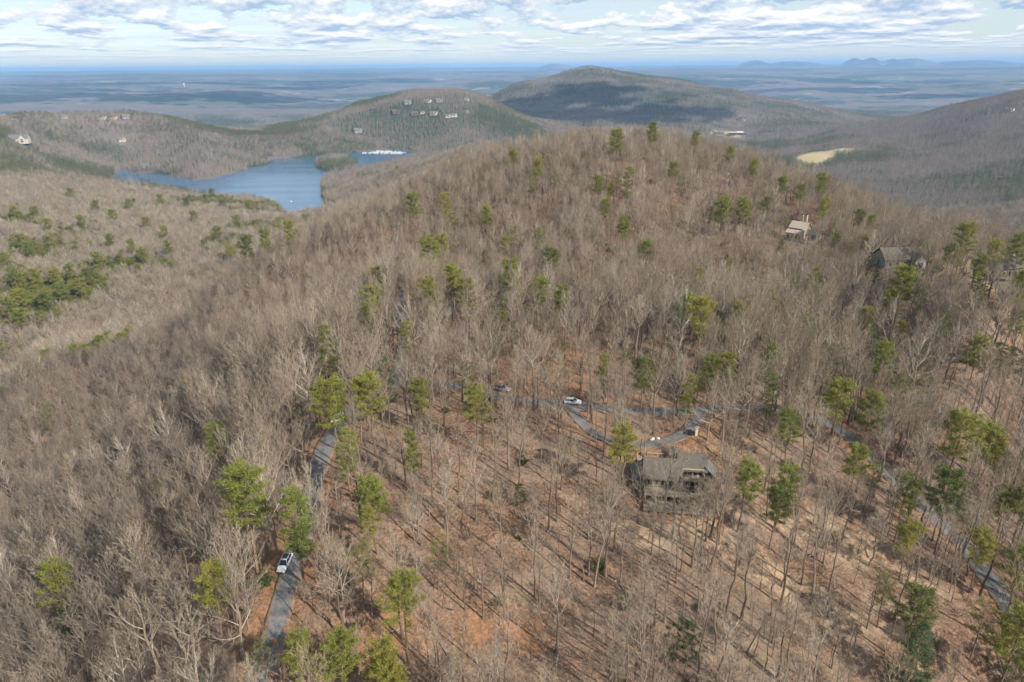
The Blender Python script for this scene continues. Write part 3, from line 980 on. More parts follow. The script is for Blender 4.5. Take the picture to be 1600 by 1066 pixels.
def scatter(name, label, protos, P, rot, scl, idx):
    """one object: points that carry copies of the given meshes (geometry nodes)"""
    lib = bpy.data.collections.new(name + '_models')
    for i, me in enumerate(protos):
        lib.objects.link(bpy.data.objects.new('%s_model_%02d' % (name, i), me))
    me = bpy.data.meshes.new(name)
    me.vertices.add(len(P)); me.vertices.foreach_set('co', np.asarray(P, np.float32).ravel())
    a = me.attributes.new('rot', 'FLOAT_VECTOR', 'POINT'); a.data.foreach_set('vector', np.asarray(rot, np.float32).ravel())
    a = me.attributes.new('scl', 'FLOAT_VECTOR', 'POINT'); a.data.foreach_set('vector', np.asarray(scl, np.float32).ravel())
    a = me.attributes.new('idx', 'INT', 'POINT'); a.data.foreach_set('value', np.asarray(idx, np.int32))
    o = link(name, me, kind='stuff'); o['label'] = label
    ng = bpy.data.node_groups.new(name, 'GeometryNodeTree')
    ng.interface.new_socket('Geometry', in_out='INPUT', socket_type='NodeSocketGeometry')
    ng.interface.new_socket('Geometry', in_out='OUTPUT', socket_type='NodeSocketGeometry')
    N = ng.nodes
    gi, go = N.new('NodeGroupInput'), N.new('NodeGroupOutput')
    ci = N.new('GeometryNodeCollectionInfo'); ci.inputs['Collection'].default_value = lib
    ci.inputs['Separate Children'].default_value = True; ci.inputs['Reset Children'].default_value = True
    ip = N.new('GeometryNodeInstanceOnPoints'); ip.inputs['Pick Instance'].default_value = True
    def attr(nm, ty):
        nd = N.new('GeometryNodeInputNamedAttribute'); nd.data_type = ty; nd.inputs['Name'].default_value = nm
        return nd.outputs['Attribute']
    ng.links.new(gi.outputs[0], ip.inputs['Points']); ng.links.new(ci.outputs[0], ip.inputs['Instance'])
    ng.links.new(attr('idx', 'INT'), ip.inputs['Instance Index']); ng.links.new(attr('scl', 'FLOAT_VECTOR'), ip.inputs['Scale'])
    e2r = N.new('FunctionNodeEulerToRotation')
    ng.links.new(attr('rot', 'FLOAT_VECTOR'), e2r.inputs[0]); ng.links.new(e2r.outputs[0], ip.inputs['Rotation'])
    ng.links.new(ip.outputs[0], go.inputs[0])
    md = o.modifiers.new('forest', 'NODES'); md.node_group = ng
    return o
# ------------------------------------------------------------------ pines seen one by one (photo pixel of the crown, width in pixels, kind)
PINES = [(505,552,32,'s'),(300,615,30,'o'),(340,690,38,'p'),(519,632,60,'p'),(75,650,26,'o'),(463,656,34,'d'),(586,438,30,'p'),(574,476,36,'p'),(584,497,36,'p'),(670,459,36,'p'),(666,480,34,'p'),
 (710,445,38,'p'),(727,463,36,'p'),(635,528,22,'s'),(671,391,44,'p'),(693,384,30,'p'),(761,339,26,'p'),(710,350,34,'o'),(801,431,36,'p'),(860,412,38,'p'),(846,456,32,'p'),(881,466,30,'p'),(780,500,60,'d'),(979,360,24,'p'),(1007,391,26,'p'),
 (803,372,26,'o'),(944,578,22,'s'),(1004,585,38,'p'),(580,627,54,'p'),(603,598,34,'c'),(654,617,36,'p'),(655,640,26,'o'),(745,631,44,'p'),(731,589,30,'o'),(538,690,34,'p'),(543,715,34,'p'),(640,700,28,'s'),(972,692,46,'p'),(741,414,28,'o'),(780,543,30,'d'),
 (1125,333,30,'p'),(1165,330,30,'p'),(1341,340,20,'p'),(1362,347,18,'p'),(1281,391,18,'d'),(1351,379,18,'p'),(1308,372,18,'p'),(1512,375,34,'p'),(1484,395,20,'p'),(1551,396,30,'p'),(1537,416,28,'p'),(1596,386,36,'p'),(1358,423,18,'d'),(1369,435,14,'d'),(1407,449,38,'p'),(1428,438,34,'d'),
 (1390,477,26,'p'),(1526,463,32,'d'),(1596,451,34,'p'),(1134,428,22,'o'),(1204,470,26,'p'),(1071,482,34,'p'),(1092,501,46,'p'),(1154,494,30,'p'),(1257,521,32,'o'),(1313,519,22,'o'),(1355,496,24,'p'),(1563,473,18,'d'),(1596,501,24,'p'),
 (1355,547,32,'c'),(1383,568,38,'p'),(1295,568,36,'o'),(1553,563,40,'d'),(1579,571,38,'d'),(1526,549,30,'p'),(1110,568,30,'p'),(1138,568,32,'p'),(1203,610,26,'s'),(1075,617,24,'s'),(1309,627,44,'p'),(1292,612,34,'o'),(1357,645,42,'p'),(1407,613,34,'o'),(1446,617,30,'o'),(1236,666,36,'p'),(1495,680,52,'p'),(1540,690,40,'p'),(1376,659,34,'o'),
 (383,780,76,'p'),(462,808,46,'s'),(464,836,38,'p'),(90,917,44,'p'),(330,919,52,'p'),(545,704,36,'p'),(472,1020,48,'p'),(529,1028,60,'p'),(254,771,34,'o'),(405,993,36,'o'),(118,976,40,'d'),(307,1060,24,'d'),(582,782,52,'p'),(573,824,28,'s'),(681,863,36,'o'),(561,880,44,'o'),
 (630,944,62,'p'),(603,1036,56,'p'),(614,1057,50,'p'),(815,775,28,'d'),(976,942,26,'d'),(1163,750,48,'p'),(1220,757,44,'p'),(1213,785,40,'p'),(1336,720,36,'p'),(1361,739,30,'o'),(1414,773,40,'p'),(1484,775,50,'p'),(1421,836,34,'p'),(1535,852,36,'p'),(1600,785,40,'p'),(1594,873,44,'p'),
 (1428,951,48,'p'),(1534,968,36,'o'),(1583,1004,60,'p'),(1590,1040,50,'d'),(1428,1036,52,'c'),(1385,919,34,'o'),(1544,700,36,'a'),(1068,1007,56,'d'),(1560,720,30,'o'),
 (805,246,20,'p'),(838,262,24,'p'),(965,222,28,'p'),(1050,265,20,'p'),(980,285,22,'s'),(935,288,22,'p'),(830,287,28,'o'),(700,320,24,'s'),(646,322,30,'p'),(865,284,20,'o'),(950,322,22,'p'),(975,352,24,'p'),(1130,327,28,'p'),(1197,320,20,'p'),(1283,287,24,'p'),(1020,201,22,'p'),(1087,216,18,'p'),(1225,290,22,'p'),(1250,300,20,'p'),(1180,262,20,'p'),(1140,240,18,'p'),(1290,318,18,'p'),
 (1575,785,30,'p'),(1500,400,20,'p'),(1440,470,24,'o'),(1235,445,22,'o'),(1030,470,24,'o'),(910,440,24,'o'),(700,512,24,'d'),(830,480,26,'d'),(1090,590,22,'o'),(1450,560,24,'o'),(1410,520,24,'p'),(1480,510,22,'o'),
 (31,375,24,'p'),(45,387,40,'p'),(125,344,30,'p'),(174,335,40,'p'),(226,347,34,'p'),(302,337,24,'p'),(338,363,24,'p'),(370,344,28,'p'),(264,384,22,'p'),(151,403,22,'p'),(189,401,18,'s'),(222,396,22,'p'),(80,372,16,'s'),(21,427,34,'p'),(52,431,36,'p'),(87,431,28,'p'),(108,422,36,'p'),(137,429,22,'p'),(95,453,22,'p'),(125,446,32,'p'),(66,465,28,'p'),(31,464,34,'p'),(10,476,30,'p'),(31,495,24,'p'),(361,391,26,'p'),(389,384,30,'p'),(413,370,24,'p'),(455,356,24,'p'),(7,542,22,'o'),(257,361,16,'p'),(205,384,16,'p'),
 (75,350,26,'p'),(55,330,24,'p'),(150,320,28,'p'),(200,318,24,'p'),(20,330,26,'p'),(110,300,22,'p'),(330,300,24,'p'),(390,318,22,'p'),(345,318,20,'p'),(290,315,22,'p'),(250,310,20,'p'),(10,405,24,'p'),(170,375,18,'p')]
rngs = random.Random(7)
_rp = random.Random(12)
for _ in range(46):     # small pines sprinkled over the hill
    PINES.append((_rp.uniform(620, 1560), _rp.uniform(270, 560), _rp.uniform(13, 22), _rp.choice('ppoos')))
PINES = [q for i, q in enumerate(PINES) if i < len(PINES) - 46 or q[1] > 215 + abs(q[0] - 985) * .26 + 25]
def crown_frac(k):
    return {'p': .76, 's': .70, 'c': .50, 'o': .72, 'd': .45, 'a': .76}[k]
PROTO_W = {'p': 6.6, 's': 4.0, 'c': 6.2, 'o': 5.6, 'd': 4.6, 'a': 6.0}
PROTO_H = {'p': 18., 's': 17., 'c': 16., 'o': 15., 'd': 6., 'a': 15.}
pine_list = []   # x, y, z, height scale, width scale, kind, variant, u, v
for u, v, wpx, k in PINES:
    sc = rngs.uniform(.82, 1.02) * (0.9 if k != 'd' else 1)
    for _ in range(2):
        x, y, z = hit(u, v, PROTO_H[k] * crown_frac(k) * sc)
        D = math.sqrt(x * x + y * y + (z + 13) ** 2)
        wm = wpx * D / FPX * (.84 if v < 420 else 1.0)
        ws = min(1.75, max(.5, wm / PROTO_W[k]))
        sc = min(1.25, max(.62, .45 * sc + .55 * ws)) if k != 'd' else min(1.5, max(.5, ws))
    z = float(ground(x, y)[0])
    pine_list.append((x, y, z, sc, ws, k, rngs.randrange(len(PINE[k])), u, v))

# ------------------------------------------------------------------ where the other trees stand
def jitter_grid(r0, r1, cell, azmax, seed):
    """points about one per cell*cell in the wedge in front of the camera"""
    rg = np.random.RandomState(seed)
    n = int(0.5 * (r1 * r1 - r0 * r0) * R(2 * azmax) / (cell * cell))
    xs = np.arange(-r1, r1, cell); ys = np.arange(-r1 * .05, r1, cell)
    X, Y = np.meshgrid(xs, ys)
    X = (X + rg.uniform(0, cell * .95, X.shape)).ravel(); Y = (Y + rg.uniform(0, cell * .95, Y.shape)).ravel()
    rr = np.hypot(X, Y); az = np.degrees(np.arctan2(X, Y))
    k = (rr >= r0) & (rr < r1) & (np.abs(az) < azmax)
    return X[k], Y[k], rg
def in_poly_px(u, v, poly):
    return poly_sd(u, v, np.array(poly, float)) 
OPEN_PX = [(470,1120),(490,900),(520,760),(600,660),(760,640),(1000,650),(1120,690),(1300,740),(1450,830),(1600,980),(1660,1120)]
MID_PX = [(700,640),(680,560),(760,520),(900,510),(1010,530),(1060,620),(1000,660)]
HOUSE_PX = [(985,715),(1120,700),(1140,790),(1120,815),(960,800),(930,740)]

X, Y, rg = jitter_grid(45, 660, 3.1, 50, 11)
Z = ground(X, Y)
U, V, DP = project(np.stack([X, Y, Z], 1))
def ridge_edge(x, y):
    """how far out the ridge's own wood goes, by bearing"""
    return np.interp(np.degrees(np.arctan2(x, y)), [-60, -36, -30, -20, -15, -10, -4, 60], [380, 395, 405, 450, 510, 575, 655, 655])
keep = np.hypot(X, Y) < ridge_edge(X, Y)
rd, _ = road_near(X, Y)
keep &= rd > 0.4
op = np.maximum(in_poly_px(U, V, OPEN_PX), -1e9)
opw = 1 - sstep(op, -40, 40)
mdw = 1 - sstep(in_poly_px(U, V, MID_PX), -30, 30)
front = DP > 30
thin = np.where(front, np.maximum(opw * .32, mdw * .30), 0.2) * (rd > 6)
rr_ = np.hypot(X, Y)
base_d = (0.46 + 0.26 * sstep(rr_, 190, 300)) * np.where(rd < 7, 1.5, 1.0) * (1 + .5 * fbm(X / 22, Y / 22, 71, 3))
keep &= rg.uniform(0, 1, len(X)) < base_d * (1 - thin)
keep &= ~((in_poly_px(U, V, HOUSE_PX) < 0) & front)
for k, (hx, hy, hz) in HOUSE.items():
    rad = {'main': 9.5, 'tan': 9, 'grey': 8.5, 'brown': 7, 'edge': 8, 'chimney': 6, 'hidden': 6}[k]
    dd = np.hypot(X - hx, Y - hy)
    keep &= dd > rad
    # a few metres of open view towards the camera in front of each house
    rr = math.hypot(hx, hy)
    al = -((X - hx) * hx + (Y - hy) * hy) / rr; ac = np.abs((X - hx) * hy - (Y - hy) * hx) / rr
    keep &= ~((al > 0) & (al < {'tan': 26, 'grey': 13, 'edge': 42, 'brown': 36, 'main': 14, 'chimney': 10}.get(k, 4)) & (ac < rad * (1.25 if k in ('edge', 'brown') else .8)) & (rg.uniform(0, 1, len(X)) < (.9 if k != 'main' else .3)))
SPOTS_CLEAR = [(445, 884, 11), (895, 631, 7), (783, 607, 5), (527, 655, 8), (485, 740, 4), (622, 480, 6), (638, 560, 6), (700, 488, 5), (990, 640, 4), (1085, 668, 5), (1545, 905, 4)]
for u, v, rad in SPOTS_CLEAR:     # gaps through which cars and road show
    x, y, z = hit(u, v, 0)
    rr = math.hypot(x, y)
    al = -((X - x) * x + (Y - y) * y) / rr; ac = np.abs((X - x) * y - (Y - y) * x) / rr
    keep &= ~((al > -2) & (al < 22) & (ac < rad * .45))
# trees that lean over the roads and screen the decked house, on the side towards the camera
def add_points(pts):
    global X, Y, Z, U, V, DP, opw, mdw, keep, rd, rr_
    px_ = np.array([q[0] for q in pts]); py_ = np.array([q[1] for q in pts]); pz_ = ground(px_, py_)
    pu, pv, pd = project(np.stack([px_, py_, pz_], 1))
    X = np.concatenate([X, px_]); Y = np.concatenate([Y, py_]); Z = np.concatenate([Z, pz_])
    U = np.concatenate([U, pu]); V = np.concatenate([V, pv]); DP = np.concatenate([DP, pd])
    opw = np.concatenate([opw, np.zeros(len(pts))]); mdw = np.concatenate([mdw, np.zeros(len(pts))])
    keep = np.concatenate([keep, np.ones(len(pts), bool)])
extra = []
rnx = random.Random(77)
for nm_, (L_, z_, w_) in ROAD_LINES.items():
    i_ = 0
    while i_ < len(L_) - 2:
        tx, ty = L_[i_ + 1] - L_[i_]; tl = math.hypot(tx, ty); nx_, ny_ = ty / tl, -tx / tl
        qx, qy = L_[i_]
        s_ = -1 if nx_ * qx + ny_ * qy > 0 else 1        # towards the camera
        if abs(nx_ * qx + ny_ * qy) / math.hypot(qx, qy) < .45:
            s_ = rnx.choice((-1, 1))
        o_ = w_ / 2 + rnx.uniform(.6, 4.0)
        if rnx.random() < (.95 if nm_ != 'driveway' else .9):
            extra.append((qx + s_ * nx_ * o_, qy + s_ * ny_ * o_))
        i_ += rnx.randrange(2, 4)
hx, hy, hz = HOUSE['main']
for dx_, dy_ in ((-9, -9), (-5, -12), (-1.5, -14), (5, -12.5), (9.5, -11), (-10.5, -4), (-11, 2), (-12, 5), (2.5, -17), (11.5, 1)):
    extra.append((hx + dx_, hy + dy_))
add_points(extra)
for u, v, rad in SPOTS_CLEAR[:4]:
    x, y, z = hit(u, v, 0)
    rr = math.hypot(x, y)
    al = -((X - x) * x + (Y - y) * y) / rr; ac = np.abs((X - x) * y - (Y - y) * x) / rr
    keep &= ~((al > -2) & (al < 20) & (ac < rad * .36))
for p in pine_list:
    if math.hypot(p[0], p[1]) < 640:
        pr_ = math.hypot(p[0], p[1])
        al = -((X - p[0]) * p[0] + (Y - p[1]) * p[1]) / pr_; ac = np.abs((X - p[0]) * p[1] - (Y - p[1]) * p[0]) / pr_
        keep &= ~((al > -2) & (al < 9) & (ac < (2.6 if p[5] != 'o' else 1.6)))
X, Y, Z, opw, mdw, U, V, DP = (a[keep] for a in (X, Y, Z, opw, mdw, U, V, DP))
n = len(X)
inside = np.maximum(opw, mdw)
pick = rg.uniform(0, 1, n)
slim = np.array([1, 3, 6, 1, 3, 6, 3, 4]); wide = np.array([0, 2, 7, 0, 2, 3, 7, 5])
IDX = np.where(rg.uniform(0, 1, n) < np.where(inside > .5, .85, .25), slim[(pick * 8).astype(int)], wide[(pick * 8).astype(int)])
rn = np.hypot(X, Y)
# shade of the flank left of the spine, put into darker twig colours
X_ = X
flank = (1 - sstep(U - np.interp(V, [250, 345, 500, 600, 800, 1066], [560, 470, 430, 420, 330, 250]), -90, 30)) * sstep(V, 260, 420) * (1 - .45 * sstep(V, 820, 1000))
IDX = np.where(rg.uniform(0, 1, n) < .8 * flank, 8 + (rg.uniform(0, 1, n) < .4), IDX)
SC = np.clip(rg.normal(.97, .14, n), .5, 1.25) * (1 - .33 * sstep(rn, 200, 330)) * (1 - .05 * inside)
small = rg.uniform(0, 1, n) < np.where(inside > .5, .42, .25)
SC = np.where(small, SC * rg.uniform(.42, .7, n), SC)
ROT = np.stack([rg.normal(0, .035, n), rg.normal(0, .035, n), rg.uniform(0, 6.283, n)], 1)
WS = SC * rg.uniform(.85, 1.15, n)
print('ridge trees', n)
# the 300 that show largest: in the frame and nearest
tu, tv, td = project(np.stack([X, Y, Z + 9], 1))
inframe = (tu > -15) & (tu < 1615) & (tv > 0) & (tv < 1110) & (td > 20)
size = np.where(inframe, 18 * SC / np.maximum(td, 1), 0)
order = np.argsort(-size)
single = np.zeros(n, bool); single[order[:296]] = True

# ------------------------------------------------------------------ labels by place
PLACES = [(90,950,'in the bottom left corner'),(250,980,'on the slope left of the road'),(430,1010,'beside the lower road'),(300,850,'on the slope below the broad pine'),(420,760,'at the lower road edge'),(560,1000,'among pines right of the road'),
 (600,860,'in litter right of the car'),(760,1000,'in open wood at bottom centre'),(760,860,'in the wood left of the house'),(900,900,'on the slope below the house'),(1020,960,'in litter straight below the house'),(1100,860,'on sand just below the house'),
 (1200,1000,'in the brush at the bottom'),(1280,880,'on the pale sandy slope'),(1400,1000,'near the bottom hemlock'),(1400,860,'on the right slope'),(1540,980,'in the bottom right corner'),(1500,860,'at the right road edge'),(1300,780,'right of the two house pines'),(1150,760,'beside the decked house'),
 (700,740,'between road and decked house'),(130,760,'high on the left slope'),(60,850,'at the left picture edge')]
def place(u, v):
    return min(PLACES, key=lambda p: (p[0] - u) ** 2 + (p[1] - v) ** 2)[2]
def add_tree(name, label, cat, group, meshes, x, y, z, sx, sz, rot, crown_name='crown'):
    o = thing(name, label, cat, (x, y, z), 0, group)
    o.rotation_euler = rot; o.scale = (sx, sx, sz)
    link('trunk', meshes[0], o); link(crown_name, meshes[1], o)
    return o
ORD = ['first', 'second', 'third', 'fourth', 'fifth', 'sixth', 'seventh', 'eighth', 'ninth', 'tenth', 'eleventh', 'twelfth', 'thirteenth', 'fourteenth', 'fifteenth', 'sixteenth', 'seventeenth', 'eighteenth', 'nineteenth', 'twentieth']
def own_labels(rows):
    """rows of (label, u): where a label repeats, count the alike ones from the left"""
    by = {}
    for i, (lb, u) in enumerate(rows):
        by.setdefault(lb, []).append((u, i))
    out = [None] * len(rows)
    for lb, L in by.items():
        L.sort()
        for k, (u, i) in enumerate(L):
            out[i] = lb if len(L) == 1 else lb + ', ' + (ORD[k] if k < len(ORD) else 'last') + ' from left'
    return out
_ids = np.nonzero(single)[0]
def _size_word(i):
    return 'small ' if SC[i] < .72 else ''
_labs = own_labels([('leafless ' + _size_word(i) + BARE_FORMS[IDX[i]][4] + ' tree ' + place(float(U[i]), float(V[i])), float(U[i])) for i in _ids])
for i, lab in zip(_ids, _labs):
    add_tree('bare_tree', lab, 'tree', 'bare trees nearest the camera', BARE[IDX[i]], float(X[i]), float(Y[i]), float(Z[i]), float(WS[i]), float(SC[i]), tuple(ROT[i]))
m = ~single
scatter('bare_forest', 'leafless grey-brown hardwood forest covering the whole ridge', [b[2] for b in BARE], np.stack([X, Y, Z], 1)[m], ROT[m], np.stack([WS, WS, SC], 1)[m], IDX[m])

# pines: all one by one
PKIND = {'p': ('pine_tree', 'pine tree', 'yellow-green round-crowned pine'), 's': ('pine_tree', 'pine tree', 'narrow upright green pine'), 'c': ('hemlock_tree', 'evergreen tree', 'conical blue-green hemlock'), 'o': ('pine_tree', 'pine tree', 'thin olive pine'),
         'd': ('evergreen_shrub', 'shrub', 'low dark rounded evergreen'), 'a': ('autumn_tree', 'tree', 'orange-gold leafy tree')}
LAND = [(383,780,'on the slope left of the road'),(462,808,'just above the white car'),(458,845,'overhanging the lower white car'),(90,917,'alone in the bottom left corner'),(330,919,'level with the lower white car'),(630,944,'in the open wood lower left'),
 (529,1028,'in the bottom pine clump'),(603,1036,'at the bottom picture edge'),(972,692,'at the left corner of the decked house'),(1163,750,'just right of the decked house'),(1220,765,'second right of the decked house'),(1484,775,'beside the right road'),(1414,773,'left of the right road'),(1428,951,'above the bottom hemlock'),(1428,1036,'at the bottom edge right of centre'),(1583,1004,'in the bottom right corner'),
 (1421,836,'midway down the right slope'),(1535,852,'at the bend of the right road'),(580,627,'at the road junction left of centre'),(519,632,'above the half hidden car'),(654,617,'just below the road junction'),(745,631,'below the grey pickup'),(671,391,'on the knoll left of centre'),(574,476,'left of the upper asphalt spur'),(670,465,'between the upper asphalt spurs'),
 (718,454,'right of the upper asphalt spur'),(860,435,'in the hilltop pine group'),(1004,585,'above the road at centre right'),(944,578,'above the white car on the upper road'),(505,552,'alone above the left slope'),(340,690,'on the left slope near the middle'),(1092,495,'in the pair at centre right'),(1360,555,'on the right flank'),(1565,567,'in the dark clump at the right edge'),(1325,635,'above the far road bend'),(1500,685,'above the right road'),
 (1145,332,'left of the tan house'),(1350,360,'right of the tan chimneyed house'),(1520,400,'by the brown house at the right'),(1407,449,'below the grey-roofed house'),(965,240,'on the bare hilltop'),(805,260,'left of the hill crest'),(90,440,'in the valley at far left'),(40,480,'at the left valley edge'),(180,340,'in the valley short of the lake'),(380,350,'in the wood below the lake'),(540,700,'right of the lower road'),(580,800,'right of the lower road'),(1240,660,'above the decked house'),(1120,568,'above the driveway mouth'),(730,345,'on the upper left of the hill'),(1200,300,'on the hill behind the tan house'),(780,520,'in the hilltop understory'),(100,970,'on the dense lower left slope'),(1068,1007,'in the brush at bottom centre'),(1590,800,'at the right edge')]
_plabs = own_labels([(PKIND[q[5]][2] + ' ' + min(LAND, key=lambda p: (p[0] - q[7]) ** 2 + (p[1] - q[8]) ** 2)[2].replace(',', ''), q[7]) for q in pine_list])
for (x, y, z, sc, ws, k, var, u, v), lab in zip(pine_list, _plabs):
    nm, cat, words = PKIND[k]
    add_tree(nm, lab, cat, {'evergreen_shrub': 'evergreen shrubs in the wood', 'hemlock_tree': 'hemlocks in the wood', 'autumn_tree': 'gold autumn trees'}.get(nm, 'pines among the bare hardwoods'), PINE[k][var], x, y, z, ws, sc, (rngs.gauss(0, .03), rngs.gauss(0, .03), rngs.uniform(0, 6.28)))
for u, v, s, lb in ((790, 585, .95, 'small red-budded tree over the grey pickup'), (1240, 326, 1.0, 'reddish budding tree behind the tan chimneyed house'), (1266, 330, 1.15, 'pink-red budding tree right behind the tan house'), (1300, 250, .8, 'faint reddish tree on the right shoulder of the hill'), (1470, 630, .9, 'reddish budding tree on the right flank'), (195, 600, 1.0, 'rust-tinted tree on the dense left slope')):
    x, y, z = hit(u, v, 6.5 * s)
    add_tree('red_bud_tree', lb, 'tree', 'red budding trees', RED, x, y, float(ground(x, y)[0]), s, s, (0, 0, u * .1))

# ------------------------------------------------------------------ brush on the forest floor
def brush_mesh(seed, H, mats, leafy=False):
    rng = random.Random(seed); mb = MB()
    for i in range(9):
        az, inc = i * 2.4 + rng.uniform(-.4, .4), R(rng.uniform(12, 48))
        d = Vector((math.sin(inc) * math.cos(az), math.sin(inc) * math.sin(az), math.cos(inc)))
        p = Vector((rng.uniform(-.25, .25), rng.uniform(-.25, .25), -.1)); L = H * rng.uniform(.6, 1.05)
        mid = p + d * L * .5 + perp(d, rng) * L * .06; e_ = p + d * L
        mb.tube([p, mid, e_], [.035, .025, .008], 3, 0)
        for k in range(12):
            t_ = .2 + .8 * k / 12; q = p.lerp(e_, t_)
            dd = (d + perp(d, rng) * rng.uniform(.4, 1.0)).normalized(); LL = L * rng.uniform(.16, .34)
            sd = perp(dd, rng) * (.018 if not leafy else .10)
            mb.face([q - sd, q + sd, q + dd * LL], 1)
            if leafy:
                for _ in range(3):
                    d2 = (dd + perp(dd, rng)).normalized(); s2 = perp(d2, rng) * .07
                    q2 = q + dd * LL * rng.random()
                    mb.face([q2 - s2, q2 + s2, q2 + d2 * .32], 1)
    return mb.mesh('brush', [M[m_] for m_ in mats])
BR = [brush_mesh(901, 2.8, ('limb_grey', 'twig_grey')), brush_mesh(902, 2.2, ('limb_brown', 'twig_brown')), brush_mesh(903, 3.4, ('limb_brown', 'twig_grey')), brush_mesh(904, 2.0, ('limb_brown', 'needle_dark'), True), brush_mesh(905, 1.5, ('limb_brown', 'needle_olive'), True)]
bx, by, brg = jitter_grid(45, 420, 3.0, 50, 31)
bz = ground(bx, by); bu, bv, _ = project(np.stack([bx, by, bz], 1))
bd, _ = road_near(bx, by)
bp = .52 + .9 * fbm(bx / 16, by / 16, 91, 3)
bp = np.where((poly_sd(bu, bv, np.array([(940, 1100), (960, 980), (1040, 930), (1160, 960), (1320, 1000), (1500, 1100)], float)) < 0), bp + .45, bp)
k = (bd > .8) & (brg.uniform(0, 1, len(bx)) < bp) & ~(poly_sd(bu, bv, np.array(HOUSE_PX, float)) < 0)
for hx, hy, hz in HOUSE.values():
    k &= np.hypot(bx - hx, by - hy) > 8.5
bx, by, bz, bu, bv = bx[k], by[k], bz[k], bu[k], bv[k]
nb_ = len(bx)
ever = .05 + .35 * sstep(fbm(bx / 30, by / 30, 93, 3), .25, .6) + .4 * np.exp(-((bu - 1070) / 60) ** 2 - ((bv - 1000) / 50) ** 2)
bi = np.where(brg.uniform(0, 1, nb_) < ever, 3 + brg.randint(0, 2, nb_), brg.randint(0, 3, nb_))
bs = np.clip(brg.normal(.9, .3, nb_), .35, 1.8)
sp = (brg.uniform(0, 1, nb_) < .42)
bi = np.where(sp, 5 + brg.randint(0, 3, nb_), bi)
bs = np.where(sp, brg.uniform(.30, .52, nb_), bs * 1.15)
BR += [BARE[1][2], BARE[3][2], BARE[6][2]]
scatter('brush', 'leafless brush, saplings and laurel on the leaf-littered forest floor', BR, np.stack([bx, by, bz], 1), np.stack([np.zeros(nb_), np.zeros(nb_), brg.uniform(0, 6.28, nb_)], 1), np.stack([bs, bs, bs * brg.uniform(.7, 1.2, nb_)], 1), bi)
print('brush', nb_)
def stick_mesh(seed, L):
    rng = random.Random(seed); mb = MB()
    pts = [Vector(((k / 4 - .5) * L, rng.gauss(0, .05) * L, .05 + .04 * rng.random() * L)) for k in range(5)]
    mb.tube(pts, [.055, .05, .04, .028, .012], 4, 0)
    for k in (2, 3, 3):
        d = Vector((rng.uniform(.3, 1), rng.choice((-1, 1)) * rng.uniform(.5, 1), rng.uniform(.05, .4))).normalized()
        mb.tube([pts[k], pts[k] + d * L * rng.uniform(.15, .35)], [.025, .008], 3, 0)
    return mb.mesh('stick', [M['limb_grey' if seed % 2 else 'trunk_brown']])
sx_, sy_, srg = jitter_grid(60, 260, 2.6, 46, 51)
sd_, _ = road_near(sx_, sy_)
k = (srg.uniform(0, 1, len(sx_)) < .42) & (sd_ > .3)
sx_, sy_ = sx_[k], sy_[k]; sz_ = ground(sx_, sy_); ns_ = len(sx_)
ss_ = srg.uniform(.5, 1.6, ns_)
scatter('deadwood', 'fallen sticks and broken branches strewn over the leaf litter', [stick_mesh(950 + i, 2.6) for i in range(5)], np.stack([sx_, sy_, sz_], 1), np.stack([srg.normal(0, .12, ns_), srg.normal(0, .12, ns_), srg.uniform(0, 6.28, ns_)], 1), np.stack([ss_, ss_, ss_], 1), srg.randint(0, 5, ns_))

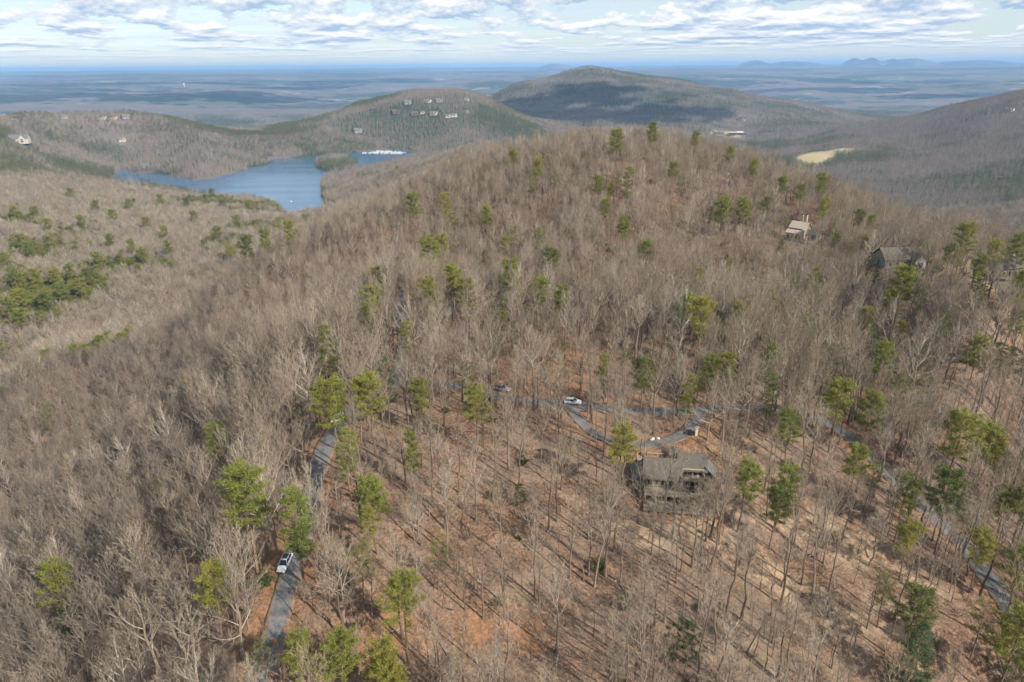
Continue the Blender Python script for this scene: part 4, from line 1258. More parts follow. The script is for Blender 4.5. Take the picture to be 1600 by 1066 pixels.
# ------------------------------------------------------------------ forest beyond the ridge
def far_forest(name, label, r0, r1, cell, seed, scale, dens):
    X, Y, rg = jitter_grid(r0, r1, cell, 42, seed)
    Z = ground(X, Y)
    k = np.ones(len(X), bool)
    lk = (np.hypot(X, Y) > 800) & (np.hypot(X, Y) < 3200)
    sd = np.full(len(X), 999.0); sd[lk] = lake_sd(X[lk], Y[lk])
    k &= (sd > 1.5) & (Z < 0) & (np.hypot(X, Y) > ridge_edge(X, Y))
    for a in ((1272, 246, 32, 8), (1310, 236, 30, 3), (1150, 215, 14, 3), (1123, 209, 18, 2)):
        k &= px_mask(X, Y, *a) < .4
    if r1 > 5000:
        for a in ((290, 161, 120, 4), (200, 156, 60, 3), (120, 160, 40, 2)):
            k &= (px_mask(X, Y, *a, lo=4600.0) < .4) | (np.hypot(X, Y) < 4700)
    for (hx, hy, rad) in FAR_CLEAR:
        rr = math.hypot(hx, hy)
        al = -((X - hx) * hx + (Y - hy) * hy) / rr; ac = np.abs((X - hx) * hy - (Y - hy) * hx) / rr
        k &= ~((al > -rad) & (al < rad * 2.6) & (ac < rad))
    k &= rg.uniform(0, 1, len(X)) < dens
    X, Y, Z, sd = X[k], Y[k], Z[k], sd[k]
    n = len(X)
    pn = fbm(X / 220, Y / 220, 81, 4) + .35 * fbm(X / 40, Y / 40, 83, 2)
    U, V, _ = project(np.stack([X, Y, Z], 1))
    # where the photograph shows more evergreens
    pn += .20 * np.exp(-((U - 300) / 260) ** 2 - ((V - 205) / 30) ** 2) + .25 * np.exp(-((U - 60) / 110) ** 2 - ((V - 205) / 14) ** 2) + .28 * np.exp(-((U - 1230) / 160) ** 2 - ((V - 205) / 20) ** 2) + .30 * np.exp(-((U - 1230) / 60) ** 2 - ((V - 262) / 12) ** 2)
    pn += .7 * np.exp(-((U - 530) / 45) ** 2 - ((V - 258) / 9) ** 2) + .3 * np.exp(-((U - 1340) / 50) ** 2 - ((V - 262) / 10) ** 2) + .24 * np.exp(-(sd / 30.0) ** 2) + .2 * np.exp(-((U - 800) / 150) ** 2 - ((V - 195) / 22) ** 2)
    if r0 < 1000:
        for q in pine_list:
            if q[7] < 460 and 290 < q[8] < 520:
                pn += .24 * np.exp(-((X - q[0]) ** 2 + (Y - q[1]) ** 2) / 26.0 ** 2)
    pn -= .18 * np.exp(-((U - 200) / 300) ** 2 - ((V - 520) / 90) ** 2)
    pine = pn + rg.normal(0, .12, n) > (.27 if r0 < 1000 else .16)
    protos = FAR_BARE + FAR_PINE
    idx = np.where(pine, 5 + rg.randint(0, 3, n), rg.randint(0, 5, n))
    if r0 < 1000:
        protos = [BARE[k_][2] for k_ in (0, 2, 7, 0, 5)] + [PINE['p'][0][2], PINE['p'][1][2], PINE['o'][0][2]]
    s = scale * np.clip(rg.normal(.95, .16, n), .5, 1.3) * np.where(pine, .85, 1.0)
    rot = np.stack([np.zeros(n), np.zeros(n), rg.uniform(0, 6.283, n)], 1)
    print(name, n)
    scatter(name, label, protos, np.stack([X, Y, Z], 1), rot, np.stack([s * 1.3, s * 1.3, s * .85], 1), idx)
# ------------------------------------------------------------------ building materials
M['shingle'] = simple('weathered_shingles', (0.095, 0.084, 0.07), 0.9, .45, 1.2)
M['shingle_grey'] = simple('grey_shingles', (0.12, 0.117, 0.115), 0.9, .25, 2.0)
M['shingle_tan'] = simple('tan_shingles', (0.36, 0.30, 0.235), 0.9, .12, 2.0)
M['shingle_dark'] = simple('dark_shingles', (0.085, 0.075, 0.07), 0.9, .25, 2.0)
M['siding'] = simple('brown_wood_siding', (0.15, 0.115, 0.08), 0.85, .2, 1.5)
M['siding_tan'] = simple('tan_siding', (0.37, 0.30, 0.205), 0.8, .1, 1.5)
M['siding_grey'] = simple('grey_siding', (0.22, 0.21, 0.20), 0.85, .15, 1.5)
M['siding_dark'] = simple('dark_brown_siding', (0.10, 0.075, 0.06), 0.85, .15, 1.5)
M['siding_cream'] = simple('cream_siding', (0.40, 0.36, 0.29), 0.8, .06, 1.5)
M['trim'] = simple('pale_trim', (0.36, 0.30, 0.22), 0.7, .08, 2.0)
M['deckwood'] = simple('weathered_deck_boards', (0.23, 0.19, 0.14), 0.9, .2, 3.0)
M['stone'] = simple('pale_stone', (0.48, 0.44, 0.37), 0.9, .2, 2.5)
M['glass'] = simple('dark_window_glass', (0.015, 0.018, 0.022), 0.08, .05, 1.0, spec=.6)
M['white_paint'] = simple('white_car_paint', (0.60, 0.62, 0.64), 0.28, .02, 1.0, spec=.5)
M['grey_paint'] = simple('grey_car_paint', (0.26, 0.25, 0.28), 0.3, .03, 1.0, spec=.5, metallic=.4)
M['tyre'] = simple('tyre_rubber', (0.018, 0.018, 0.018), 0.85, .1, 5.0)
M['rim'] = simple('wheel_alloy', (0.5, 0.5, 0.5), 0.35, .05, 5.0, metallic=.8)
M['lamp'] = simple('clear_lamp', (0.75, 0.76, 0.78), 0.15, .02, 5.0, spec=.6)
M['red_lamp'] = simple('red_lamp', (0.35, 0.02, 0.02), 0.2, .02, 5.0, spec=.6)
M['black'] = simple('black_plastic', (0.02, 0.02, 0.022), 0.5, .1, 5.0)
M['boat_white'] = simple('boat_gelcoat', (0.60, 0.61, 0.61), 0.35, .03, 2.0)
M['boat_blue'] = simple('boat_canvas', (0.10, 0.17, 0.30), 0.8, .1, 2.0)
M['log'] = simple('dead_wood', (0.20, 0.165, 0.13), 0.95, .3, 2.0)
M['white_metal'] = simple('white_metal', (0.75, 0.75, 0.74), 0.5, .03, 1.0)
M['road_paint'] = simple('worn_road_paint', (0.6, 0.6, 0.58), 0.8, .2, 2.0)
M['stucco'] = simple('pale_chimney', (0.52, 0.49, 0.42), 0.9, .12, 2.5)

def part(parent, name, mats, fill, smooth=False):
    mb = MB(); fill(mb)
    return link(name, mb.mesh(name, [M[m] for m in mats], smooth), parent)
def slab(mb, a, b, c, d, t, mi=0):
    """a tilted slab: four top corners, thickness t downwards"""
    top = [Vector(p) for p in (a, b, c, d)]; bot = [p - Vector((0, 0, t)) for p in top]
    mb.face(top, mi); mb.face(bot[::-1], mi)
    for i in range(4):
        j = (i + 1) % 4
        mb.face([top[j], top[i], bot[i], bot[j]], mi)
def window(parent, x, y, z, w, h, facing, frame='trim'):
    """facing: unit (fx, fy) outward normal; a frame with a pane set in it"""
    fx, fy = facing; rz = math.atan2(fy, fx) - math.pi / 2
    def fr(mb):
        co, si = math.cos(rz), math.sin(rz)
        def bx(lx, lz, sx, sz):
            mb.box((x + lx * co + fx * .03, y + lx * si + fy * .03, z + lz), (sx, .10, sz), 0, rz)
        bx(0, -.09, w + .18, .09); bx(0, h, w + .18, .09); bx(-w / 2 - .045, 0, .09, h); bx(w / 2 + .045, 0, .09, h)
    f = part(parent, 'window', [frame], fr)
    def pn(mb):
        mb.box((x + fx * .012, y + fy * .012, z), (w, .05, h), 0, rz)
    p = part(f, 'pane', ['glass'], pn)
    return f
def railing(parent, pts, h=1.0, mat='deckwood', step=.45, name='railing'):
    def fl(mb):
        for a, b in zip(pts, pts[1:]):
            a, b = Vector(a), Vector(b)
            L = (b - a).length
            mb.bar(a + Vector((0, 0, h)), b + Vector((0, 0, h)), .12)
            mb.bar(a + Vector((0, 0, .15)), b + Vector((0, 0, .15)), .07)
            for k in range(int(L / step) + 1):
                p = a.lerp(b, k * step / L)
                mb.bar(p, p + Vector((0, 0, h)), .14 if k % 5 == 0 else .05)
    return part(parent, name, [mat], fl)
def gable_roof(parent, x0, x1, y0, y1, ze, zr, along='x', mat='shingle', over=.45, t=.22, name='roof'):
    def fl(mb):
        if along == 'x':
            ym = (y0 + y1) / 2; k = (zr - ze) / (ym - y0)
            a0, a1, b0, b1 = x0 - over, x1 + over, y0 - over, y1 + over
            zo = ze - k * over
            slab(mb, (a0, b0, zo), (a1, b0, zo), (a1, ym, zr), (a0, ym, zr), t)
            slab(mb, (a1, b1, zo), (a0, b1, zo), (a0, ym + .004, zr + .004), (a1, ym + .004, zr + .004), t)
        else:
            xm = (x0 + x1) / 2; k = (zr - ze) / (xm - x0)
            a0, a1, b0, b1 = x0 - over, x1 + over, y0 - over, y1 + over
            zo = ze - k * over
            slab(mb, (a0, b1, zo), (a0, b0, zo), (xm, b0, zr), (xm, b1, zr), t)
            slab(mb, (a1, b0, zo), (a1, b1, zo), (xm + .004, b1, zr + .004), (xm + .004, b0, zr + .004), t)
    return part(parent, name, [mat], fl)
def gable_walls(parent, x0, x1, y0, y1, z0, ze, zr, along='x', mat='siding'):
    def fl(mb):
        zr_ = zr - .24; e = ze - .10
        for q in (((x0, y0), (x1, y0)), ((x1, y0), (x1, y1)), ((x1, y1), (x0, y1)), ((x0, y1), (x0, y0))):
            (ax, ay), (bx_, by) = q
            pts = [(ax, ay, z0), (bx_, by, z0), (bx_, by, e)]
            if (along == 'x' and ax == bx_) or (along == 'y' and ay == by):
                pts.append(((ax + bx_) / 2, (ay + by) / 2, zr_))
            pts.append((ax, ay, e))
            mb.face(pts)
    return part(parent, 'wall', [mat], fl)

# ------------------------------------------------------------------ the decked house below the road
def main_house():
    x, y, z = HOUSE['main']
    h = thing('house', 'large brown house with weathered grey roof and stacked front decks below the road', 'house', (x, y, z + .2), R(-8))
    h.scale = (1.0, .9, .80)
    # left block, ridge across
    gable_walls(h, -6.2, .9, -3.4, 4.2, -1.5, 5.4, 8.6, 'x')
    gable_roof(h, -6.2, .9, -3.4, 4.2, 5.4, 8.6, 'x', over=.7)
    # right block, higher
    gable_walls(h, .92, 6.2, -1.4, 5.2, -1.5, 6.9, 9.6, 'x')
    gable_roof(h, .92, 6.2, -1.4, 5.2, 6.9, 9.6, 'x', over=.55)
    # left low wing with its roof falling to the left
    part(h, 'wing', ['siding'], lambda mb: mb.box((-7.6, .6, -1.5), (2.7, 6.0, 4.6)))
    part(h, 'wing_roof', ['shingle_grey'], lambda mb: slab(mb, (-9.3, 4.2, 3.3), (-9.3, -3.0, 3.3), (-6.22, -2.6, 6.0), (-6.22, 3.8, 6.0), .2))
    # right slope over the side porch
    part(h, 'side_roof', ['shingle_grey'], lambda mb: slab(mb, (9.0, -2.4, 4.4), (9.0, 4.6, 4.4), (6.23, 4.6, 7.6), (6.23, -1.4, 7.6), .2))
    part(h, 'side_wall', ['siding'], lambda mb: mb.box((7.35, 1.2, -1.5), (2.2, 6.0, 5.9)))
    # entry gable at the back towards the drive
    gable_walls(h, -1.2, 1.8, 5.25, 8.2, 3.0, 5.6, 7.2, 'y', 'siding_tan')
    gable_roof(h, -1.2, 1.8, 5.25, 8.2, 5.6, 7.2, 'y', 'shingle', .35)
    # right front: balcony in the gable, glass wall below
    part(h, 'balcony', ['trim'], lambda mb: (mb.box((3.5, -2.7, 4.75), (5.0, 2.5, .25)), mb.box((3.5, -3.9, 5.0), (5.0, .12, .85)), mb.box((1.06, -2.65, 5.0), (.12, 2.4, .85)), mb.box((5.94, -2.65, 5.0), (.12, 2.4, .85))))
    part(h, 'gable_frame', ['trim'], lambda mb: (mb.bar((1.3, -1.62, 5.0), (1.3, -1.62, 7.0), .22), mb.bar((5.8, -1.62, 5.0), (5.8, -1.62, 7.0), .22), mb.bar((3.55, -1.62, 5.0), (3.55, -1.62, 7.0), .18), mb.bar((1.2, -1.62, 6.9), (5.9, -1.62, 6.9), .25)))
    for wx in (2.0, 3.0, 4.2, 5.2):
        window(h, wx, -1.4, 5.1, .85, 1.55, (0, -1))
    part(h, 'sunroom', ['siding'], lambda mb: mb.box((3.5, -1.95, 2.0), (5.0, 1.05, 2.74)))
    for wx in (1.6, 2.6, 3.6, 4.6, 5.4):
        window(h, wx, -2.475, 2.25, .8, 2.1, (0, -1))
    for wx in (-5.4, -4.2, -2.8, -1.2, 0.1):
        window(h, wx, -3.4, 2.6, .95, 1.7, (0, -1))
    for wx in (-5.0, -3.0, -1.0, 1.5, 3.6, 5.2):
        window(h, wx, -3.4 if wx < .9 else -1.4, -.6, 1.1, 1.4, (0, -1))
    for wy in (-1.0, 1.2, 3.0):
        window(h, 8.45, wy, 1.2, .9, 1.5, (1, 0))
        window(h, -8.95, wy, .6, .9, 1.3, (-1, 0))
    d = part(h, 'door', ['siding_dark'], lambda mb: mb.box((.3, 8.24, 3.0), (1.0, .08, 2.1)))
    part(d, 'handle', ['rim'], lambda mb: mb.box((.7, 8.30, 4.0), (.1, .06, .1)))
    # two decks
    part(h, 'upper_deck', ['deckwood'], lambda mb: mb.box((.0, -5.0, 1.75), (13.0, 3.1, .24)))
    railing(h, [(-6.5, -3.6, 1.99), (-6.5, -6.5, 1.99), (6.5, -6.5, 1.99), (6.5, -3.4, 1.99)], 1.05)
    part(h, 'fascia', ['deckwood'], lambda mb: mb.box((0, -6.60, 1.55), (13.2, .08, .62)))
    part(h, 'lower_deck', ['deckwood'], lambda mb: mb.box((.6, -5.9, -1.55), (14.6, 5.4, .24)))
    railing(h, [(-6.6, -3.4, -1.31), (-6.6, -8.5, -1.31), (7.8, -8.5, -1.31), (7.8, -2.4, -1.31)], 1.05)
    part(h, 'lower_fascia', ['deckwood'], lambda mb: mb.box((.6, -8.63, -1.8), (14.7, .08, .6)))
    for px, py in ((-6.4, -8.3), (-2.2, -8.3), (1.6, -8.3), (3.6, -8.3), (7.6, -8.3)):
        part(h, 'post', ['deckwood'], lambda mb: mb.bar((px, py, -6.5), (px, py, -1.56), .28))
    for px in (-6.3, -2.0, 2.3, 6.3):
        part(h, 'post', ['deckwood'], lambda mb: mb.bar((px, -6.35, -1.30), (px, -6.35, 1.74), .24))
    part(h, 'foundation', ['stone'], lambda mb: mb.box((0, 1.0, -6.0), (14.0, 7.6, 4.49)))
    # bridge deck from the drive and the brown retaining wall
    part(h, 'bridge_deck', ['deckwood'], lambda mb: mb.box((-4.6, 6.3, 3.6), (6.4, 3.4, .22)))
    railing(h, [(-7.8, 4.7, 3.82), (-7.8, 8.0, 3.82), (-1.5, 8.0, 3.82)], 1.1, 'trim')
    for px in (-7.6, -4.6, -1.7):
        part(h, 'post', ['deckwood'], lambda mb: mb.bar((px, 7.9, -2.0), (px, 7.9, 3.59), .22))
    # deck furniture stands on the upper deck: things of their own
    M4 = h.matrix_basis.copy()
    import_loc = lambda lx, ly, lz: tuple(Matrix.Translation((x, y, z + .2)) @ Matrix.Rotation(R(-8), 4, 'Z') @ Vector((lx * 1.0, ly * .9, lz * .80)))
    t = thing('patio_table', 'round dark table on the upper deck of the decked house', 'table', import_loc(2.6, -4.9, 1.99))
    part(t, 'tabletop', ['black'], lambda mb: mb.tube([(0, 0, .70), (0, 0, .76)], [.65, .65], 12, 0, True))
    part(t, 'leg', ['black'], lambda mb: mb.bar((0, 0, 0), (0, 0, .70), .1))
    for k, (cx, cy_, a, lb) in enumerate(((1.4, -4.9, 1.57, 'left of the round table on the upper deck'), (3.8, -4.9, -1.57, 'right of the round table on the upper deck'), (2.6, -5.9, 3.14, 'at the railing side of the round deck table'))):
        c = thing('patio_chair', 'dark patio chair ' + lb, 'chair', import_loc(cx, cy_, 1.99), a + R(-8), 'patio chairs round the deck table')
        part(c, 'seat', ['black'], lambda mb: mb.box((0, 0, .42), (.5, .5, .06)))
        part(c, 'backrest', ['black'], lambda mb: mb.box((0, .24, .49), (.5, .05, .5)))
        for lx in (-.2, .2):
            for ly in (-.2, .2):
                part(c, 'leg', ['black'], lambda mb: mb.bar((lx, ly, 0), (lx, ly, .42), .05))
main_house()

# ------------------------------------------------------------------ the other houses on the ridge
def tan_house():
    x, y, z = HOUSE['tan']
    h = thing('house', 'tan house with two-tier pale roof and tall paired chimneys on the hill', 'house', (x, y, z), R(-48))
    h.scale = (.82, .82, .82)
    gable_walls(h, -4.6, 4.0, -2.0, 4.6, 0, 6.8, 9.4, 'x', 'siding_tan')
    gable_roof(h, -4.6, 4.0, -2.0, 4.6, 6.8, 9.4, 'x', 'shingle_tan', .6)
    part(h, 'lower_roof', ['shingle_tan'], lambda mb: slab(mb, (-5.2, -5.4, 4.0), (4.5, -5.4, 4.0), (4.5, -2.9, 5.6), (-5.2, -2.9, 5.6), .2))
    part(h, 'front_wall', ['siding_tan'], lambda mb: mb.box((-.3, -3.5, -1), (8.6, 2.96, 5.0)))
    part(h, 'clerestory', ['siding_dark'], lambda mb: mb.box((-.3, -2.05, 5.3), (8.4, .06, 1.2)))
    part(h, 'stair_tower', ['siding_tan'], lambda mb: mb.box((4.9, -4.6, -3), (1.7, 3.0, 9.6)))
    part(h, 'side_wing', ['siding_grey'], lambda mb: mb.box((7.2, 1.2, -1), (6.0, 5.4, 5.2)))
    gable_roof(h, 4.3, 10.0, -1.5, 3.9, 4.2, 5.8, 'x', 'shingle_grey', .4)
    for cx, cy_, hh in ((-1.2, 3.6, 12.6), (1.4, 3.2, 12.9)):
        ch = part(h, 'chimney', ['siding_tan'], lambda mb: mb.box((cx, cy_, 6.0), (1.25, 1.25, hh - 6.0)))
        part(ch, 'cap', ['black'], lambda mb: mb.box((cx, cy_, hh), (1.0, 1.0, .5)))
    for wx in (-3.4, -1.2, 1.2, 3.2):
        window(h, wx, -5.0, 1.0, 1.2, 1.6, (0, -1))
    for wy in (-4.2, -2.0):
        window(h, 5.75, wy if wy < -3 else -3.6, 3.0, .8, 1.5, (1, 0))
    for wx in (6.0, 8.4):
        window(h, wx, -1.5, 1.2, 1.1, 1.5, (0, -1))
    part(h, 'deck', ['trim'], lambda mb: mb.box((8.3, -4.2, .4), (6.2, 4.6, .25)))
    railing(h, [(5.8, -6.4, .65), (11.3, -6.4, .65), (11.3, -2.0, .65)], 1.1, 'siding_cream')
    for px in (6.2, 8.6, 11.0):
        part(h, 'post', ['trim'], lambda mb: mb.bar((px, -6.2, -5.5), (px, -6.2, .39), .26))
tan_house()
def plain_house(key, label, rz, w, d, ze, zr, wall, roof, wing=True, dz=0.0, chim=None):
    x, y, z = HOUSE[key]
    h = thing('house', label, 'house', (x, y, z + dz), R(rz))
    gable_walls(h, -w / 2, w / 2, -d / 2, d / 2, -2.0, ze, zr, 'x', wall)
    r = gable_roof(h, -w / 2, w / 2, -d / 2, d / 2, ze, zr, 'x', roof, .6)
    if wing:
        gable_walls(h, w * .12, w * .42, -d / 2 - 3.0, -d / 2 - .02, -2.0, ze - .3, zr - 1.0, 'y', wall)
        gable_roof(h, w * .12, w * .42, -d / 2 - 3.0, -d / 2 + d * .25, ze - .3, zr - 1.0, 'y', roof, .4, name='front_roof')
        window(h, w * .27, -d / 2 - 3.0, .8, 1.6, 1.7, (0, -1))
    k = int(w / 3)
    for i in range(k):
        wx = -w / 2 + (i + .7) * w / (k + .4)
        if not (wing and w * .08 < wx < w * .46):
            window(h, wx, -d / 2, .7, 1.2, 1.6, (0, -1))
    for s in (-1, 1):
        window(h, s * w / 2, 0, .8, 1.1, 1.5, (s, 0))
    part(h, 'porch', ['deckwood'], lambda mb: mb.box((-w * .2, -d / 2 - 1.3, -.3), (w * .5, 2.4, .22)))
    railing(h, [(-w * .44, -d / 2 - 2.4, -.08), (w * .04, -d / 2 - 2.4, -.08)], 1.0)
    for px in (-w * .42, -w * .2, w * .02):
        part(h, 'post', ['deckwood'], lambda mb: mb.bar((px, -d / 2 - 2.3, -4.0), (px, -d / 2 - 2.3, -.31), .24))
    if chim:
        part(r, 'chimney', [chim[3]], lambda mb: mb.box((chim[0], chim[1], ze - 1), (1.6, 1.3, zr - ze + 1 + chim[2])))
    return h
plain_house('grey', 'long grey gabled house with front wing below the upper lane', 4, 15, 8.5, 3.6, 6.8, 'siding_grey', 'shingle', True)
plain_house('brown', 'dark brown house half hidden by pines near the upper right', 14, 12, 8, 3.8, 6.6, 'siding_dark', 'shingle_dark', False, chim=(3.0, .5, 1.3, 'stone'))
plain_house('edge', 'grey house with wide taupe roof cut by the right picture edge', -4, 17, 9, 3.4, 6.9, 'siding_grey', 'shingle', True)
plain_house('chimney', 'tree-hidden house with square pale chimney left of the upper asphalt spur', 20, 11, 8, 3.6, 6.4, 'siding_grey', 'shingle', False, chim=(-1.0, .3, 2.2, 'stucco'))
plain_house('hidden', 'grey-roofed house almost hidden behind hilltop pines at centre', -24, 11, 8, 3.6, 6.8, 'siding_grey', 'shingle', True)

# ------------------------------------------------------------------ cars
def car(label, x, y, z, heading, paint='white_paint', kind='suv', pitch=0.0, sunroof=False):
    """heading: direction the nose points, radians from +X"""
    c = thing('parked_car', label, 'car', (x, y, z))
    c.rotation_euler = (0, -pitch, heading)
    c.scale = (.92, .92, .92)
    L, Wd = (4.75, 1.88) if kind != 'pickup' else (5.5, 1.92)
    # stations along the length: x, half width, bottom, belt height
    if kind == 'pickup':
        st = [(-2.75, .86, .55, .98), (-2.65, .93, .48, 1.06), (-.9, .95, .36, 1.08), (.3, .95, .34, 1.08), (1.25, .95, .34, 1.10), (2.3, .92, .36, 1.03), (2.65, .84, .42, .90), (2.75, .70, .48, .75)]
        cab = [(-.75, .80, .74, 1.09), (-.55, .78, .70, 1.74), (.55, .76, .68, 1.78), (1.35, .80, .76, 1.09)]
    else:
        st = [(-2.37, .72, .55, .85), (-2.28, .88, .45, 1.02), (-1.4, .94, .34, 1.07), (0, .94, .32, 1.04), (1.1, .94, .33, 1.03), (1.9, .90, .36, .94), (2.25, .80, .42, .78), (2.37, .62, .48, .64)]
        cab = [(-2.15, .80, .76, 1.05), (-1.75, .78, .66, 1.60), (.15, .76, .66, 1.66), (1.05, .80, .78, 1.04)]
    def body(mb):
        rings = []
        for sx, w, b, t in st:
            rings.append([(sx, -w * .92, b), (sx, -w, b + .22), (sx, -w * .985, t - .12), (sx, -w * .86, t), (sx, w * .86, t), (sx, w * .985, t - .12), (sx, w, b + .22), (sx, w * .92, b)])
        k = len(mb.v)
        for r_ in rings: mb.v += r_
        for i in range(len(rings) - 1):
            for j in range(8):
                j2 = (j + 1) % 8
                mb.f.append((k + i * 8 + j, k + (i + 1) * 8 + j, k + (i + 1) * 8 + j2, k + i * 8 + j2)); mb.mi.append(0)
        mb.f.append(tuple(k + j for j in range(8))); mb.mi.append(0)
        mb.f.append(tuple(k + (len(rings) - 1) * 8 + j for j in reversed(range(8)))); mb.mi.append(0)
        # roof and pillars
        (x0, wb0, wt0, z0), (x1, wb1, wt1, z1), (x2, wb2, wt2, z2), (x3, wb3, wt3, z3) = cab
        slab(mb, (x1, -wt1, z1), (x2, -wt2, z2), (x2, wt2, z2), (x1, wt1, z1), .07)
        for s in (-1, 1):
            mb.bar((x0, s * wb0, z0 - .03), (x1, s * wt1, z1 - .03), .10)
            mb.bar((x3, s * wb3, z3 - .03), (x2, s * wt2, z2 - .03), .08)
            mx = (x1 + x2) / 2
            mb.bar((mx, s * wb1, z0 - .02), (mx, s * wt1, z1 - .03), .08)
            mb.bar((x1, s * (wt1 - .06), z1 + .03), (x2, s * (wt2 - .06), z2 + .03), .04)
        if kind == 'pickup':
            pass
    b = part(c, 'body', [paint], body, False)
    (x0, wb0, wt0, z0), (x1, wb1, wt1, z1), (x2, wb2, wt2, z2), (x3, wb3, wt3, z3) = cab
    part(c, 'windscreen', ['glass'], lambda mb: mb.face([(x3 - .02, -wb3 + .06, z3), (x3 - .02, wb3 - .06, z3), (x2, wt2 - .06, z2 - .06), (x2, -wt2 + .06, z2 - .06)]))
    part(c, 'rear_window', ['glass'], lambda mb: mb.face([(x0 + .02, wb0 - .06, z0), (x0 + .02, -wb0 + .06, z0), (x1, -wt1 + .06, z1 - .06), (x1, wt1 - .06, z1 - .06)]))
    for s in (-1, 1):
        part(c, 'side_window', ['glass'], lambda mb: mb.face([(x0 + .08, s * (wb0 - .02), z0 - .01), (x3 - .08, s * (wb3 - .02), z3 - .01), (x2 - .02, s * (wt2 - .02), z2 - .07), (x1 + .02, s * (wt1 - .02), z1 - .07)][::s]))
        part(c, 'headlight', ['lamp'], lambda mb: mb.box((st[-2][0] - .02, s * .60, .66), (.26, .30, .13)))
        part(c, 'tail_light', ['red_lamp'], lambda mb: mb.box((st[0][0] + .04, s * .66, .78), (.12, .20, .22)))
        part(c, 'mirror', [paint], lambda mb: mb.box((x3 - .25, s * 1.02, 1.02), (.16, .20, .14)))
        for wx in (-1.45 if kind != 'pickup' else -1.75, 1.42 if kind != 'pickup' else 1.75):
            w_ = part(c, 'wheel', ['tyre'], lambda mb: mb.tube([(wx, s * .98, .36), (wx, s * .74, .36)], [.36, .36], 14, 0, True))
            part(w_, 'rim', ['rim'], lambda mb: mb.tube([(wx, s * .995, .36), (wx, s * .93, .36)], [.22, .24], 10, 0, True))
    part(c, 'bumper', ['black'], lambda mb: (mb.box((st[-1][0] - .02, 0, .38), (.12, 1.2, .16)), mb.box((st[0][0] + .02, 0, .42), (.12, 1.3, .14))))
    if sunroof:
        part(c, 'sunroof', ['glass'], lambda mb: mb.box(((x1 + x2) / 2 - .1, 0, max(z1, z2) + .004), (1.35, 1.05, .015)))
    if kind == 'pickup':
        part(c, 'bed', ['black'], lambda mb: mb.box((-1.75, 0, 1.06), (1.75, 1.5, .035)))
    return c
def on_road(u, v, nm='road', side=0.0):
    x, y, z = hit(u, v, 0.0)
    L, zz, wd = ROAD_LINES[nm]
    k = int(np.hypot(L[:, 0] - x, L[:, 1] - y).argmin()); k = min(max(k, 2), len(L) - 3)
    d = L[k + 2] - L[k - 2]
    a = math.atan2(d[1], d[0]); g = math.atan2(zz[k + 2] - zz[k - 2], np.hypot(*d))
    return x, y, float(zz[k]) + .055, a, g
x, y, z, a, g = on_road(446, 885)
car('white car with dark glass sunroof facing downhill on the lower road', x, y, z, a + math.pi - .12, 'white_paint', 'suv', -g, True)
x, y, z, a, g = on_road(895, 632)
car('white hatchback on the road above the decked house pointing right', x, y, z, a, 'white_paint', 'suv', g)
x, y, z, a, g = on_road(783, 608)
car('grey pickup under the small red-budded tree on the road', x, y, z, a, 'grey_paint', 'pickup', g)
x, y, z, a, g = on_road(527, 657)
car('white car half hidden by a round pine at the upper end of the lower road', x, y, z, a + math.pi, 'white_paint', 'suv', -g)

# ------------------------------------------------------------------ small roadside things
def boulder(u, v, s, seed, label):
    x, y, z = hit(u, v, 0.0)
    z = float(ground(x, y)[0])
    bm_ = MB(); rg_ = random.Random(seed)
    n, mrows = 9, 5
    rows = []
    for i in range(mrows + 1):
        th = math.pi * i / mrows
        rows.append([(s * math.sin(th) * math.cos(2 * math.pi * j / n) * rg_.uniform(.8, 1.15), s * .8 * math.sin(th) * math.sin(2 * math.pi * j / n) * rg_.uniform(.8, 1.15), s * .62 * math.cos(th) * rg_.uniform(.85, 1.1) + s * .35) for j in range(n)])
    bm_.v = [p for r_ in rows for p in r_]
    for i in range(mrows):
        for j in range(n):
            bm_.f.append((i * n + j, (i + 1) * n + j, (i + 1) * n + (j + 1) % n, i * n + (j + 1) % n)); bm_.mi.append(0)
    thing('boulder', label, 'boulder', (x, y, z), seed, 'pale boulders', bm_.mesh('boulder', [M['stone']]))
boulder(1019, 687, .75, 1, 'left pale boulder at the inside bend of the house driveway')
boulder(1028, 686, .6, 2, 'right smaller pale boulder at the inside bend of the house driveway')
def pillar(u, v):
    x, y, z = hit(u, v, 0.0); z = float(ground(x, y)[0])
    p = thing('gate_pillar', 'square stone pillar at the right edge of the house driveway', 'pillar', (x, y, z))
    part(p, 'shaft', ['stone'], lambda mb: mb.box((0, 0, -.3), (.9, .9, 2.0)))
    part(p, 'cap', ['trim'], lambda mb: mb.box((0, 0, 1.7), (1.1, 1.1, .18)))
    b = thing('trash_bin', 'black bin beside the stone pillar on the driveway', 'bin', (x - 1.6, y - .2, z))
    part(b, 'body', ['black'], lambda mb: mb.box((0, 0, 0), (.75, .8, 1.0), 0, 0, 1.08))
    part(b, 'lid', ['black'], lambda mb: mb.box((0, 0, 1.0), (.85, .9, .1)))
pillar(1088, 684)
def sign(u, v, label, h=1.3, w=.9, hh=.8):
    x, y, z = hit(u, v, 0.0); z = float(ground(x, y)[0])
    s = thing('road_sign', label, 'sign', (x, y, z), 0, 'small white roadside signs')
    part(s, 'post', ['deckwood'], lambda mb: mb.bar((0, 0, -.3), (0, 0, h + hh), .1))
    part(s, 'panel', ['white_metal'], lambda mb: mb.box((0, -.08, h), (w, .04, hh)))
sign(614, 475, 'small white sign at the top of the upper asphalt spur')
sign(649, 594, 'small white sign at the road junction')
